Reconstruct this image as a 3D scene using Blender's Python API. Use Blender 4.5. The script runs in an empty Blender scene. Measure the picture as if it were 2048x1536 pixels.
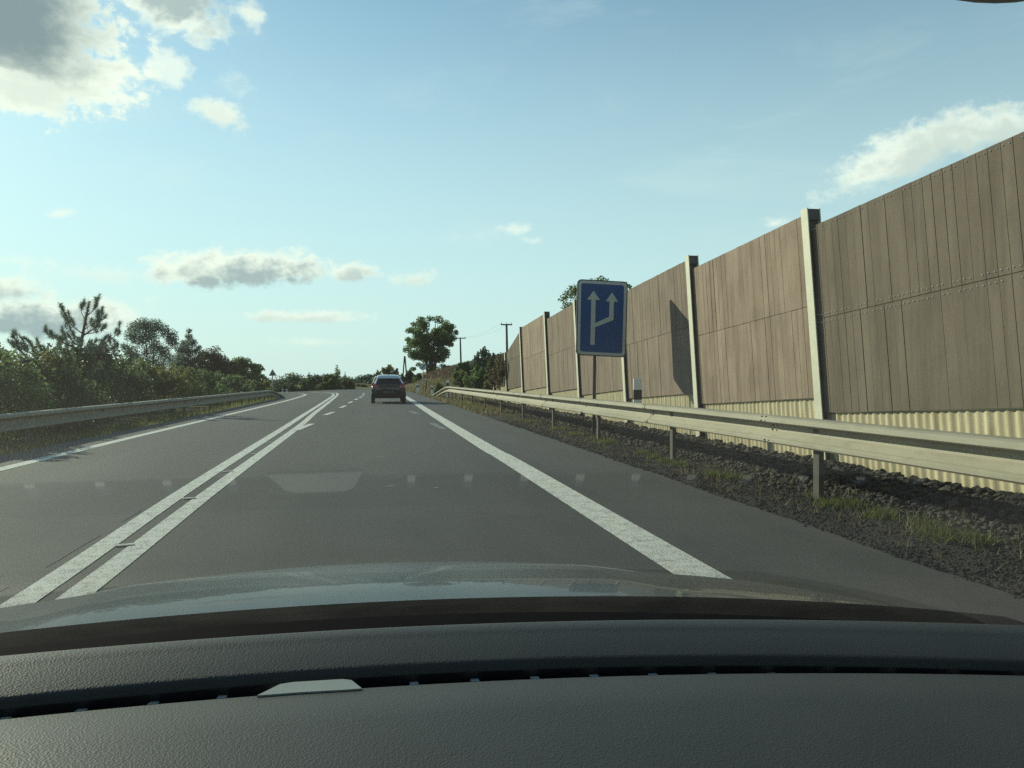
import bpy, bmesh, math, random
import numpy as np
from mathutils import Vector, Matrix

R = math.radians
rng = np.random.default_rng(7)
random.seed(7)
S = bpy.context.scene
COL = S.collection

# ------------------------------------------------------------------ camera
F, CX, CY = 1657.0, 1024.0, 768.0          # focal length and centre, in photograph pixels
YAW, PITCH, HCAM = R(9.56), R(-0.45), 1.2
cd = bpy.data.cameras.new('camera')
cd.sensor_width = 36.0
cd.lens = 36.0 * F / 2048.0
cd.clip_start, cd.clip_end = 0.02, 6000
cam = bpy.data.objects.new('camera', cd)
cam.location = (0, 0, HCAM)
cam.rotation_euler = (R(90) + PITCH, 0, -YAW)
COL.objects.link(cam)
S.camera = cam
CAMM = cam.rotation_euler.to_matrix()

def ray(x, y):
    return CAMM @ Vector((x - CX, -(y - CY), -F))
def at_z(x, y, z=0.0):
    d = ray(x, y); s = (z - HCAM) / d.z
    return Vector((d.x * s, d.y * s, z))
def at_x(x, y, X):
    d = ray(x, y); s = X / d.x
    return Vector((X, d.y * s, HCAM + d.z * s))
def at_y(x, y, Y):
    d = ray(x, y); s = Y / d.y
    return Vector((d.x * s, Y, HCAM + d.z * s))

# ------------------------------------------------------------------ light
SUN_AZ, SUN_EL = R(-44), R(22.5)           # azimuth from the road direction, to the left
SKY_STR = 0.11
S.view_settings.view_transform = 'Standard'
S.view_settings.look = 'None'
S.view_settings.gamma = 1
S.view_settings.use_curve_mapping = False
S.view_settings.exposure = 0.36
w = bpy.data.worlds.new('World'); S.world = w; w.use_nodes = True
wn, wl = w.node_tree.nodes, w.node_tree.links
wn.clear()
sky = wn.new('ShaderNodeTexSky'); sky.sky_type = 'NISHITA'; sky.sun_disc = False
sky.sun_elevation = SUN_EL; sky.sun_rotation = SUN_AZ
sky.altitude = 200; sky.air_density = 1.0; sky.dust_density = 0.5; sky.ozone_density = 2.2
bg = wn.new('ShaderNodeBackground'); bg.inputs['Strength'].default_value = SKY_STR
out = wn.new('ShaderNodeOutputWorld')
wl.new(bg.outputs[0], out.inputs[0])
tc = wn.new('ShaderNodeTexCoord')

def W_math(op, a, b=None, c=None):
    n = wn.new('ShaderNodeMath'); n.operation = op
    for i, v in enumerate((a, b, c)):
        if v is None: continue
        if isinstance(v, (int, float)): n.inputs[i].default_value = v
        else: wl.new(v, n.inputs[i])
    return n.outputs[0]
def W_smooth(v, lo, hi):
    n = wn.new('ShaderNodeMapRange'); n.interpolation_type = 'SMOOTHSTEP'
    wl.new(v, n.inputs['Value'])
    n.inputs['From Min'].default_value = lo; n.inputs['From Max'].default_value = hi
    return n.outputs[0]
def W_mix(f, a, b):
    n = wn.new('ShaderNodeMix'); n.data_type = 'RGBA'
    wl.new(f, n.inputs[0]) if not isinstance(f, (int, float)) else setattr(n.inputs[0], 'default_value', f)
    for s, v in ((n.inputs[6], a), (n.inputs[7], b)):
        if isinstance(v, tuple): s.default_value = v + (1,)
        else: wl.new(v, s)
    return n.outputs[2]
def W_noise(vec, scale, detail, rough=0.55, dist=0.0):
    n = wn.new('ShaderNodeTexNoise'); n.inputs['Scale'].default_value = scale
    n.inputs['Detail'].default_value = detail; n.inputs['Roughness'].default_value = rough
    n.inputs['Distortion'].default_value = dist
    wl.new(vec, n.inputs['Vector'])
    return n.outputs[0]
sep = wn.new('ShaderNodeSeparateXYZ'); wl.new(tc.outputs['Generated'], sep.inputs[0])
AZ = W_math('ARCTAN2', sep.outputs[0], sep.outputs[1])
EL = W_math('ARCSINE', sep.outputs[2])
comb = wn.new('ShaderNodeCombineXYZ')
wl.new(AZ, comb.inputs[0]); wl.new(W_math('MULTIPLY', EL, 1.35), comb.inputs[1])
nA = W_noise(comb.outputs[0], 12.0, 7.0, 0.52, 0.30)
nB = W_noise(comb.outputs[0], 36.0, 9.0, 0.6, 0.2)
nC = W_noise(comb.outputs[0], 95.0, 6.0, 0.6, 0.1)
off = wn.new('ShaderNodeVectorMath'); off.operation = 'ADD'; off.inputs[1].default_value = (-0.012, 0.010, 0)
wl.new(comb.outputs[0], off.inputs[0])
nB2 = W_noise(off.outputs[0], 36.0, 9.0, 0.6, 0.2)
relief = W_math('SUBTRACT', nB, nB2)
fbm = W_math('SUBTRACT', W_math('ADD', W_math('ADD', W_math('MULTIPLY', nA, 0.9), W_math('MULTIPLY', nB, 1.15)), W_math('MULTIPLY', nC, 0.45)), 1.25)
# (x, y, half width, half height [photo px], softness, noise, opacity, flat bottom, darkness, dark shift x, y, tilt)
CLOUDS = [
    (860, 684, 70, 9, .8, 1.6, .35, 1.3, .0, 0, 0, 0),
    (640, 684, 100, 10, .8, 1.6, .45, 1.3, .0, 0, 0, 0),
    (200, 550, 120, 22, .8, 1.8, .55, 1.3, .1, 0, -.4, 0),
    (25, 522, 60, 12, .8, 1.8, .4, 1.3, .0, 0, 0, 0),
    (1036, 457, 38, 13, .8, 1.8, .75, 1.2, .0, 0, 0, 0),
    (1068, 482, 24, 9, .8, 1.8, .6, 1.2, .0, 0, 0, 0),
    (122, 428, 26, 12, .8, 1.8, .75, 1.2, .0, 0, 0, .3),
    (960, 470, 120, 26, 1.0, 2.0, .16, 1.0, .0, 0, 0, 0),
    (610, 636, 135, 19, .5, 1.5, .8, 1.8, .35, 0, -.5, 0),
    (110, 640, 165, 46, .4, 1.2, .9, 1.5, .95, -.1, -.35, 0),
    (15, 578, 60, 30, .45, 1.4, .9, 1.5, .6, 0, -.5, 0),
    (828, 560, 52, 24, .6, 1.6, .8, 1.5, .25, 0, -.4, 0),
    (708, 548, 56, 24, .4, 1.3, .9, 1.6, .6, .1, -.3, 0),
    (486, 545, 175, 44, .3, 1.2, .97, 1.6, .85, .1, -.3, .03),
    (1546, 447, 34, 14, .8, 1.9, .8, 1.3, .0, 0, 0, 0),
    (1985, 262, 105, 42, .5, 1.2, .85, 1.2, .45, .2, -.4, 0),
    (1815, 315, 165, 56, .4, 1.1, .92, 1.6, .45, .3, -.2, .32),
    (470, 160, 40, 34, .9, 2.0, .45, 1.0, .0, 0, 0, 0),
    (335, 135, 52, 34, .5, 2.0, .75, 1.0, .0, 0, 0, 0),
    (440, 230, 58, 32, .6, 1.9, .95, 1.3, .2, .1, -.2, -.2),
    (505, 30, 36, 28, .7, 2.0, .85, 1.1, .1, 0, 0, -.3),
    (325, 8, 118, 54, .42, 1.5, .97, 1.2, .8, .05, .35, -.25),
    (190, 150, 95, 80, .5, 2.0, .97, 1.1, .15, -.6, .2, .3),
    (30, 60, 175, 140, .28, 1.1, 1.0, 1.1, 1.0, -.05, .12, -.3),
    (40, 185, 105, 34, .32, 1.4, .95, 1.1, .25, .2, .2, -.2),
]
SEX = 1.0 / SKY_STR
wisp = wn.new('ShaderNodeVectorMath'); wisp.operation = 'MULTIPLY'; wisp.inputs[1].default_value = (1.0, 3.2, 1.0)
wl.new(comb.outputs[0], wisp.inputs[0])
WISP = W_math('MULTIPLY', W_smooth(W_noise(wisp.outputs[0], 3.2, 8.0, 0.62, 0.8), 0.50, 0.78), 0.22)
BR = tuple(v * SEX for v in (1.0, 0.96, 0.88))
DK = tuple(v * SEX for v in (0.33, 0.40, 0.445))
tint = wn.new('ShaderNodeMix'); tint.data_type = 'RGBA'; tint.blend_type = 'MULTIPLY'; tint.inputs[0].default_value = 1.0
wl.new(sky.outputs[0], tint.inputs[6]); tint.inputs[7].default_value = (1.06, 1.20, 1.13, 1)
SKYC = tint.outputs[2]
C = W_mix(W_math('MULTIPLY', W_smooth(EL, 0.60, -0.08), 0.93), SKYC, tuple(v * SEX for v in (0.675, 0.80, 0.85)))
C = W_mix(WISP, C, tuple(v * SEX for v in (0.80, 0.84, 0.82)))
for (px_, py_, a, b, soft, amp, op, flat, dark, ddx, ddy, tilt) in CLOUDS:
    a *= 1.08; b *= 1.10
    d = ray(px_, py_).normalized()
    a0, e0 = math.atan2(d.x, d.y), math.asin(d.z)
    dx = W_math('SUBTRACT', AZ, a0); dy = W_math('SUBTRACT', EL, e0)
    c_, s_ = math.cos(tilt), math.sin(tilt)
    u = W_math('ADD', W_math('MULTIPLY', dx, c_ * F / a), W_math('MULTIPLY', dy, s_ * F / a))
    v = W_math('SUBTRACT', W_math('MULTIPLY', dy, c_ * F / b), W_math('MULTIPLY', dx, s_ * F / b))
    vb = W_math('MAXIMUM', v, W_math('MULTIPLY', v, -flat))
    r = W_math('SQRT', W_math('ADD', W_math('MULTIPLY', u, u), W_math('MULTIPLY', vb, vb)))
    body = W_math('ADD', W_math('SUBTRACT', 1.0, r), W_math('MULTIPLY', fbm, amp))
    dens = W_math('MULTIPLY', W_smooth(body, -0.06, soft * (1.0 if dark > .98 else 1.45)), op)
    col = BR
    if dark > 0:
        u2 = W_math('SUBTRACT', u, ddx); v2 = W_math('SUBTRACT', v, ddy)
        r2 = W_math('SQRT', W_math('ADD', W_math('MULTIPLY', u2, u2), W_math('MULTIPLY', v2, v2)))
        big_ = dark > .98
        core = W_math('ADD', W_math('SUBTRACT', 0.92, r2), W_math('MULTIPLY', fbm, 0.35 if big_ else 0.7))
        core = W_math('ADD', core, W_math('MULTIPLY', relief, 0.15 if big_ else 0.9))
        col = W_mix(W_math('MULTIPLY', W_smooth(core, -0.1, 0.7), dark), BR, tuple(v * .78 for v in DK) if big_ else DK)
    C = W_mix(dens, C, col)
wl.new(C, bg.inputs[0])

sd = bpy.data.lights.new('sun', 'SUN'); sd.energy = 5.0; sd.angle = R(0.53); sd.color = (1.0, 0.89, 0.72)
sun = bpy.data.objects.new('sun', sd); COL.objects.link(sun)
sdir = Vector((math.sin(SUN_AZ) * math.cos(SUN_EL), math.cos(SUN_AZ) * math.cos(SUN_EL), math.sin(SUN_EL)))
sun.rotation_euler = sdir.to_track_quat('Z', 'Y').to_euler()
sun.location = (-30, 30, 30)


S.cycles.max_bounces = 8
S.cycles.transparent_max_bounces = 16
S.cycles.diffuse_bounces = 3
S.cycles.glossy_bounces = 3
S.cycles.sample_clamp_indirect = 4.0
S.cycles.use_denoising = False

# ------------------------------------------------------------------ helpers
def tag(o, label=None, cat=None, group=None, kind=None):
    if label: o['label'] = label
    if cat: o['category'] = cat
    if group: o['group'] = group
    if kind: o['kind'] = kind
    return o
def wloc(o):
    p = Vector((0, 0, 0))
    while o is not None:
        p += o.location; o = o.parent
    return p
def thing(name, loc, label, cat, group=None):
    o = bpy.data.objects.new(name, None); COL.objects.link(o)
    o.location = loc; o.empty_display_size = 0.2
    return tag(o, label, cat, group)
def link(name, me, m, parent=None, loc=(0, 0, 0)):
    o = bpy.data.objects.new(name, me); COL.objects.link(o)
    if m is not None and (len(me.materials) == 0): me.materials.append(m)
    if parent is not None: o.parent = parent
    o.location = loc
    return o
def build(name, V, Fc, m, parent=None, smooth=False):
    """mesh in world coordinates; the parent's place is taken off"""
    p = wloc(parent) if parent is not None else Vector((0, 0, 0))
    me = bpy.data.meshes.new(name)
    me.from_pydata([tuple(Vector(v) - p) for v in V], [], Fc)
    if smooth: me.polygons.foreach_set('use_smooth', [True] * len(me.polygons))
    me.update()
    return link(name, me, m, parent)
def big(name, V, quads, m, parent=None, tone=None, smooth=False):
    """numpy mesh of equal polygons, world coordinates"""
    V = np.asarray(V, dtype=np.float64); quads = np.asarray(quads, dtype=np.int32)
    p = wloc(parent) if parent is not None else Vector((0, 0, 0))
    V = V - np.array(p)
    n, k = quads.shape
    me = bpy.data.meshes.new(name)
    me.vertices.add(len(V)); me.vertices.foreach_set('co', V.astype(np.float32).ravel())
    me.loops.add(n * k); me.loops.foreach_set('vertex_index', quads.ravel())
    me.polygons.add(n); me.polygons.foreach_set('loop_start', np.arange(0, n * k, k, dtype=np.int32))
    if smooth: me.polygons.foreach_set('use_smooth', np.ones(n, dtype=bool))
    if tone is not None:
        at = me.attributes.new('tone', 'FLOAT', 'POINT')
        at.data.foreach_set('value', np.asarray(tone, dtype=np.float32))
    me.update(calc_edges=True); me.validate()
    return link(name, me, m, parent)
class MB:
    def __init__(s): s.V = []; s.F = []
    def add(s, V, Fc):
        n = len(s.V); s.V += [tuple(v) for v in V]; s.F += [tuple(i + n for i in f) for f in Fc]; return s
    def box(s, x0, x1, y0, y1, z0, z1):
        V = [(x, y, z) for z in (z0, z1) for y in (y0, y1) for x in (x0, x1)]
        return s.add(V, [(0, 2, 3, 1), (4, 5, 7, 6), (0, 1, 5, 4), (2, 6, 7, 3), (0, 4, 6, 2), (1, 3, 7, 5)])
    def tube(s, P, rad, n=8, cap=True):
        P = [Vector(p) for p in P]; V = []; Fc = []
        if isinstance(rad, (int, float)): rad = [rad] * len(P)
        for i, p in enumerate(P):
            t = (P[min(i + 1, len(P) - 1)] - P[max(i - 1, 0)]).normalized()
            a = t.orthogonal().normalized() if abs(t.z) < .9 else t.cross(Vector((0, 1, 0))).normalized()
            b = t.cross(a)
            for k in range(n):
                th = 2 * math.pi * k / n
                V.append(p + (a * math.cos(th) + b * math.sin(th)) * rad[i])
        for i in range(len(P) - 1):
            for k in range(n):
                Fc.append((i * n + k, i * n + (k + 1) % n, (i + 1) * n + (k + 1) % n, (i + 1) * n + k))
        if cap:
            Fc.append(tuple(range(n - 1, -1, -1))); Fc.append(tuple((len(P) - 1) * n + k for k in range(n)))
        return s.add(V, Fc)
    def done(s, name, m, parent=None, smooth=False): return build(name, s.V, s.F, m, parent, smooth)
def grid(fn, us, vs):
    V = [fn(u, v) for v in vs for u in us]; n = len(us); Fc = []
    for j in range(len(vs) - 1):
        for i in range(n - 1):
            Fc.append((j * n + i, j * n + i + 1, (j + 1) * n + i + 1, (j + 1) * n + i))
    return V, Fc
def sm(a, b, x):
    t = np.clip((x - a) / (b - a), 0, 1); return t * t * (3 - 2 * t)

class Mat:
    """small node-building helper"""
    def __init__(s, name, base=(.5, .5, .5), rough=.6, metal=0.0, spec=.5):
        s.m = bpy.data.materials.new(name); s.m.use_nodes = True
        s.n, s.l = s.m.node_tree.nodes, s.m.node_tree.links
        s.b = s.n['Principled BSDF']
        s.b.inputs['Base Color'].default_value = tuple(base) + (1,)
        s.b.inputs['Roughness'].default_value = rough
        s.b.inputs['Metallic'].default_value = metal
        s.b.inputs['Specular IOR Level'].default_value = spec
        s.tc = s.n.new('ShaderNodeTexCoord')
    def coord(s, scale=(1, 1, 1), which='Object'):
        mp = s.n.new('ShaderNodeMapping'); mp.inputs['Scale'].default_value = scale
        s.l.new(s.tc.outputs[which], mp.inputs[0]); return mp.outputs[0]
    def pos(s, scale=(1, 1, 1)):
        g = s.n.new('ShaderNodeNewGeometry'); mp = s.n.new('ShaderNodeMapping'); mp.inputs['Scale'].default_value = scale
        s.l.new(g.outputs['Position'], mp.inputs[0]); return mp.outputs[0]
    def noise(s, vec, scale, detail=4, rough=.55, dist=0):
        t = s.n.new('ShaderNodeTexNoise'); s.l.new(vec, t.inputs['Vector'])
        t.inputs['Scale'].default_value = scale; t.inputs['Detail'].default_value = detail
        t.inputs['Roughness'].default_value = rough; t.inputs['Distortion'].default_value = dist
        return t.outputs[0]
    def voro(s, vec, scale, feat='F1', o='Distance'):
        t = s.n.new('ShaderNodeTexVoronoi'); s.l.new(vec, t.inputs['Vector']); t.inputs['Scale'].default_value = scale
        t.feature = feat; return t.outputs[o]
    def range(s, v, a, b, c=0.0, d=1.0):
        t = s.n.new('ShaderNodeMapRange'); s.l.new(v, t.inputs['Value'])
        for k, x in zip(('From Min', 'From Max', 'To Min', 'To Max'), (a, b, c, d)): t.inputs[k].default_value = x
        return t.outputs[0]
    def math(s, op, a, b):
        t = s.n.new('ShaderNodeMath'); t.operation = op
        for i, v in enumerate((a, b)):
            if isinstance(v, (int, float)): t.inputs[i].default_value = v
            else: s.l.new(v, t.inputs[i])
        return t.outputs[0]
    def mix(s, f, a, b, mode='MIX'):
        t = s.n.new('ShaderNodeMix'); t.data_type = 'RGBA'; t.blend_type = mode
        if isinstance(f, (int, float)): t.inputs[0].default_value = f
        else: s.l.new(f, t.inputs[0])
        for k, v in ((6, a), (7, b)):
            if isinstance(v, tuple): t.inputs[k].default_value = v + (1,)
            else: s.l.new(v, t.inputs[k])
        return t.outputs[2]
    def attr(s, name):
        t = s.n.new('ShaderNodeAttribute'); t.attribute_name = name; return t.outputs['Fac']
    def rand(s):
        return s.n.new('ShaderNodeObjectInfo').outputs['Random']
    def base(s, c): s.l.new(c, s.b.inputs['Base Color']); return s
    def rough(s, c): s.l.new(c, s.b.inputs['Roughness']); return s
    def bump(s, h, strength=.3, dist=.01):
        t = s.n.new('ShaderNodeBump'); t.inputs['Strength'].default_value = strength; t.inputs['Distance'].default_value = dist
        s.l.new(h, t.inputs['Height']); s.l.new(t.outputs[0], s.b.inputs['Normal']); return s
def leafmat(name, dark, mid, light, trans=.58):
    M = Mat(name, mid, .55, 0, .35)
    t = M.attr('tone')
    c = M.mix(M.range(t, 0, .5), dark, mid)
    c = M.mix(M.range(t, .5, 1.0), c, light)
    M.base(c)
    tr = M.n.new('ShaderNodeBsdfTranslucent'); mx = M.n.new('ShaderNodeMixShader'); mx.inputs[0].default_value = trans
    M.l.new(c, tr.inputs[0]); M.l.new(M.b.outputs[0], mx.inputs[1]); M.l.new(tr.outputs[0], mx.inputs[2])
    M.l.new(mx.outputs[0], M.n['Material Output'].inputs[0])
    return M.m

# ------------------------------------------------------------------ materials
def m_asphalt():
    M = Mat('asphalt', (.07, .07, .066), .8, 0, .3)
    p = M.pos()
    fine = M.noise(p, 260, 3, .7); mid = M.noise(p, 34, 5, .6); patch = M.noise(M.pos((.5, .12, 1)), 1.2, 5, .6)
    c = M.mix(M.range(fine, .3, .7), (.030, .0295, .028), (.100, .098, .093))
    c = M.mix(M.range(mid, .35, .65, 0, .35), c, (.060, .058, .055))
    c = M.mix(M.range(patch, .4, .65, 0, .55), c, (.083, .080, .075))
    trk = M.noise(M.pos((.9, .012, 1)), 1.0, 3, .5); c = M.mix(M.range(trk, .42, .62, 0, .55), c, (.047, .046, .044)); stn = M.noise(p, .8, 7, .7); c = M.mix(M.range(stn, .56, .7, 0, .45), c, (.035, .034, .033))
    M.base(c); M.bump(fine, .5, .004)
    return M.m
def m_paint(name, col, wear=.5, thr=.62, asphalt=(.07, .07, .066)):
    M = Mat(name, col, .75, 0, .3)
    p = M.pos(); g = M.noise(p, 85, 5, .8); w_ = M.noise(p, 9, 5, .6)
    f = M.range(M.math('ADD', g, M.math('MULTIPLY', w_, wear)), thr, thr + .16)
    M.base(M.mix(f, tuple(v * .98 for v in col), asphalt)); M.bump(g, .6, .006)
    return M.m
def m_simple(name, col, rough=.6, metal=0, var=.15, scale=8, bump=0, spec=.5):
    M = Mat(name, col, rough, metal, spec)
    nn = M.noise(M.pos(), scale, 5, .6)
    M.base(M.mix(M.range(nn, .3, .7), tuple(v * (1 - var) for v in col), tuple(min(1, v * (1 + var)) for v in col)))
    if bump: M.bump(M.noise(M.pos(), scale * 12, 3), bump, .004)
    return M.m
MAT_ASPHALT = m_asphalt()
MAT_WHITE = m_paint('road_paint', (.72, .71, .63), .35, .66)
MAT_WHITE_OLD = m_paint('worn_road_paint', (.60, .60, .55), .5, .70)
MAT_FADED = m_paint('faded_road_paint', (.20, .235, .225), .7, .80)
MAT_CRACK = m_simple('sealed_crack', (.02, .02, .02), .6)
def m_ground():
    M = Mat('dry_grass_ground', (.12, .11, .05), .95, 0, .1)
    p = M.pos(); a = M.noise(p, .35, 6, .6); b = M.noise(p, 5, 6, .7)
    c = M.mix(M.range(a, .35, .65), (.085, .095, .035), (.20, .165, .085))
    c = M.mix(M.range(b, .4, .7, 0, .6), c, (.055, .055, .025))
    M.base(c); M.bump(b, .8, .08); return M.m
MAT_GROUND = m_ground()
def m_gravel():
    M = Mat('dark_gravel', (.045, .042, .038), .95, 0, .15)
    p = M.pos(); v = M.voro(p, 55); b = M.noise(p, 1.5, 5, .6); f = M.noise(p, 160, 3, .7)
    c = M.mix(M.range(f, .35, .7), (.020, .019, .017), (.075, .070, .062))
    c = M.mix(M.range(b, .45, .7, 0, .5), c, (.060, .052, .043))
    M.base(c); M.bump(v, .9, .02); return M.m
MAT_GRAVEL = m_gravel()
def m_stone():
    M = Mat('basalt_stone', (.06, .06, .058), .9, 0, .2)
    n = M.noise(M.pos(), 40, 5, .7)
    c = M.mix(M.range(n, .3, .7), (.014, .014, .013), (.048, .046, .042))
    c = M.mix(M.range(M.rand(), .86, 1.06), c, (.13, .115, .095)); M.base(c); M.bump(n, .5, .01); return M.m
MAT_STONE = m_stone()
def m_board(name, c0, c1, c2, sp=1.0):
    M = Mat(name, c1, .92, 0, .15)
    streak = M.noise(M.pos((8, 8, .35)), 1.6, 6, .62); grain = M.noise(M.pos(), 70, 4, .75); blot = M.noise(M.pos((1, 1, .6)), 2.2, 5, .6)
    c = M.mix(M.range(streak, .33, .66), c0, c1)
    c = M.mix(M.range(M.rand(), .25, 1.0, 0, .5), c, c2)
    c = M.mix(M.range(blot, .42, .70, 0, .75), c, tuple(v * .82 for v in c0))
    wash = M.noise(M.pos((2.2, 2.2, .22)), 1.1, 6, .65); c = M.mix(M.range(wash, .5, .72, 0, .5), c, tuple(min(1, v * 1.12) for v in c2))
    c = M.mix(M.range(grain, .35, .75, 0, .45), c, tuple(v * .45 for v in c0))
    M.base(c); M.bump(grain, .55, .006); return M.m
BOARD = [m_board('grey_wood_concrete', (.130, .102, .076), (.172, .138, .104), (.200, .160, .120)),
         m_board('pink_wood_concrete', (.215, .155, .115), (.315, .240, .182), (.370, .285, .220)),
         m_board('brown_wood_concrete', (.188, .142, .110), (.255, .198, .154), (.295, .230, .180))]
def m_plinth():
    M = Mat('ribbed_concrete', (.5, .43, .27), .9, 0, .2)
    st = M.noise(M.pos((5, 5, .8)), 2.0, 5, .6); g = M.noise(M.pos(), 50, 4, .7)
    c = M.mix(M.range(st, .35, .65), (.40, .335, .205), (.56, .485, .325))
    c = M.mix(M.range(g, .4, .75, 0, .3), c, (.30, .25, .16)); M.base(c); M.bump(g, .3, .004); return M.m
MAT_PLINTH = m_plinth()
MAT_STEEL_POST = m_simple('painted_steel_post', (.50, .47, .36), .6, 0, .12, 4)
def m_galv():
    M = Mat('galvanised_steel', (.42, .40, .35), .65, .0, .35)
    a = M.noise(M.pos((1, .25, 1)), 3, 6, .65); b = M.noise(M.pos(), 90, 3, .7); d = M.noise(M.pos((1, 3, .25)), 5, 4, .6)
    c = M.mix(M.range(a, .35, .65), (.27, .24, .175), (.365, .328, .24))
    c = M.mix(M.range(b, .42, .75, 0, .5), c, (.22, .20, .155)); e = M.noise(M.pos((1, .5, 2.5)), 7, 6, .7); c = M.mix(M.range(e, .52, .68, 0, .5), c, (.20, .175, .125))
    c = M.mix(M.range(d, .6, .8, 0, .5), c, (.27, .24, .185)); M.base(c)
    M.rough(M.range(a, .3, .7, .58, .75)); return M.m
MAT_GALV = m_galv()
MAT_GALV_DARK = m_simple('dark_steel', (.06, .054, .046), .8, 0, .25, 6)  # dark tone puts shade into the colour of rail posts and barrier webs
MAT_BOLT = m_simple('bolt_steel', (.10, .095, .085), .5, .5, .2, 30)
MAT_RIVET = m_simple('pale_fixing', (.95, .93, .86), .4, 0, .05, 30)
MAT_SIGN_BLUE = m_simple('sign_blue', (.003, .058, .185), .5, 0, .08, 3, 0, .2)
MAT_SIGN_WHITE = m_simple('sign_white', (.40, .41, .37), .45, 0, .05, 3)
MAT_SIGN_EDGE = m_simple('sign_edge', (.02, .03, .05), .5, 0, .1, 6)
MAT_SIGN_BACK = m_simple('sign_back_grey', (.20, .20, .20), .55, .2, .12, 3)
MAT_SIGN_PALE = m_simple('sign_pale_grey', (.42, .43, .43), .5, 0, .06, 3)
MAT_WHITE_PLASTIC = m_simple('white_plastic', (.72, .72, .68), .5, 0, .06, 8)
MAT_BLACK_PLASTIC = m_simple('black_plastic', (.018, .018, .018), .5, 0, .1, 8)
MAT_WOOD_DARK = m_simple('weathered_wood', (.075, .06, .048), .9, 0, .3, 9, .4)
MAT_BARK = m_simple('bark', (.075, .06, .046), .95, 0, .35, 14, .6)
MAT_BARK_PINE = m_simple('pine_bark', (.115, .075, .05), .95, 0, .35, 14, .6)
MAT_REFLECTOR = m_simple('orange_reflector', (.55, .20, .03), .3, 0, .05, 8)

# ------------------------------------------------------------------ ground
def ground_h(X, Y):
    X = np.asarray(X, float); Y = np.asarray(Y, float)
    h = np.full(np.broadcast(X, Y).shape, -0.06)
    h = h - .16 * sm(-5.6, -7.0, X) - .35 * sm(-8.5, -14, X)
    h = h + .38 * sm(86, 95, Y) * sm(-14, -4, X) * (1 - sm(100, 112, Y)) * (1 - sm(3, 9, X))
    drop = -6.5 * sm(97, 160, Y) * (1 - sm(2, 10, X))
    drop2 = -6.5 * sm(68, 130, Y) * sm(-6, -14, X)
    h = h + np.minimum(drop, drop2)
    hill = np.clip(.245 * (X - 1.0), 0, 7.5) * sm(58, 100, Y) * sm(2.5, 8, X)
    hill2 = 1.0 * sm(7.2, 11, X) * sm(30, 60, Y)
    h = h + np.maximum(hill, hill2) * (1 - .8 * sm(160, 400, Y))
    h = h - 6.5 * sm(170, 420, np.hypot(X, Y)) * (1 - np.clip(-(np.minimum(drop, drop2)) / 6.5, 0, 1)) * 1.0
    return h
def axis(lo, hi, step, far):
    core = np.arange(lo, hi + step, step); g = step * 1.0; up = []; x = core[-1]
    while x < far: g *= 1.35; x += g; up.append(x)
    dn = []; x = core[0]; g = step
    while x > -far: g *= 1.35; x -= g; dn.append(x)
    return np.concatenate([dn[::-1], core, up])
gx = axis(-30, 40, 1.0, 3000); gy = axis(-10, 170, 1.2, 3000)
GX, GY = np.meshgrid(gx, gy); GZ = ground_h(GX, GY)
GZ = GZ + .05 * np.sin(GX * 1.7 + GY * .6) * sm(7.5, 10, np.abs(GX))
n_ = len(gx); idx = np.arange(len(gy) * n_).reshape(len(gy), n_)
q = np.stack([idx[:-1, :-1], idx[:-1, 1:], idx[1:, 1:], idx[1:, :-1]], -1).reshape(-1, 4)
ground = tag(big('ground', np.stack([GX, GY, GZ], -1).reshape(-1, 3), q, MAT_GROUND, smooth=True), kind='structure')

# road sheet
def fill(name, loop, z, m, parent=None):
    bm = bmesh.new(); p = wloc(parent) if parent else Vector()
    vs = [bm.verts.new((x - p.x, y - p.y, z - p.z)) for x, y in loop]
    f = bm.faces.new(vs); bmesh.ops.triangulate(bm, faces=[f]); bm.normal_update()
    if sum(f.normal.z for f in bm.faces) < 0: bmesh.ops.reverse_faces(bm, faces=bm.faces[:])
    me = bpy.data.meshes.new(name); bm.to_mesh(me); bm.free()
    return link(name, me, m, parent)
road_loop = [(-5.75, -30), (3.52, -30), (3.50, 3.5)] + [(3.49 - .0022 * y + .018 * math.sin(y * 2.1) + random.uniform(-.022, .022), y) for y in np.arange(3.6, 26, .13)] + [(3.42, 35), (3.28, 61), (2.9, 75), (1.6, 86), (-.2, 92), (-2.2, 88),
             (-5.1, 76), (-7.2, 70), (-12, 66), (-22, 62), (-40, 58), (-40, 50), (-22, 53), (-12, 56.5), (-8, 58), (-6.2, 56),
             (-5.45, 51), (-5.4, 40), (-5.5, 22), (-5.7, 12)]
road = tag(fill('road', road_loop, 0.0, MAT_ASPHALT), kind='structure')
def ribbon(name, pts, width, z, m, parent):
    P = [Vector((p[0], p[1], 0)) for p in pts]; V = []; Fc = []
    for i, p in enumerate(P):
        t = (P[min(i + 1, len(P) - 1)] - P[max(i - 1, 0)]).normalized()
        nrm = Vector((-t.y, t.x, 0)) * width * .5
        V += [(p + nrm)[:2] + (z,), (p - nrm)[:2] + (z,)]
    for i in range(len(P) - 1): Fc.append((2 * i, 2 * i + 1, 2 * i + 3, 2 * i + 2))
    return build(name, V, Fc, m, parent)
def smooth_path(pts, n=6):
    P = [Vector((p[0], p[1], 0)) for p in pts]; out_ = []
    for i in range(len(P) - 1):
        p0, p1, p2, p3 = P[max(i - 1, 0)], P[i], P[i + 1], P[min(i + 2, len(P) - 1)]
        for k in range(n):
            t = k / n
            out_.append(.5 * ((2 * p1) + (p2 - p0) * t + (2 * p0 - 5 * p1 + 4 * p2 - p3) * t * t + (3 * p1 - p0 - 3 * p2 + p3) * t ** 3))
    return [(p.x, p.y) for p in out_ + [P[-1]]]
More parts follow.
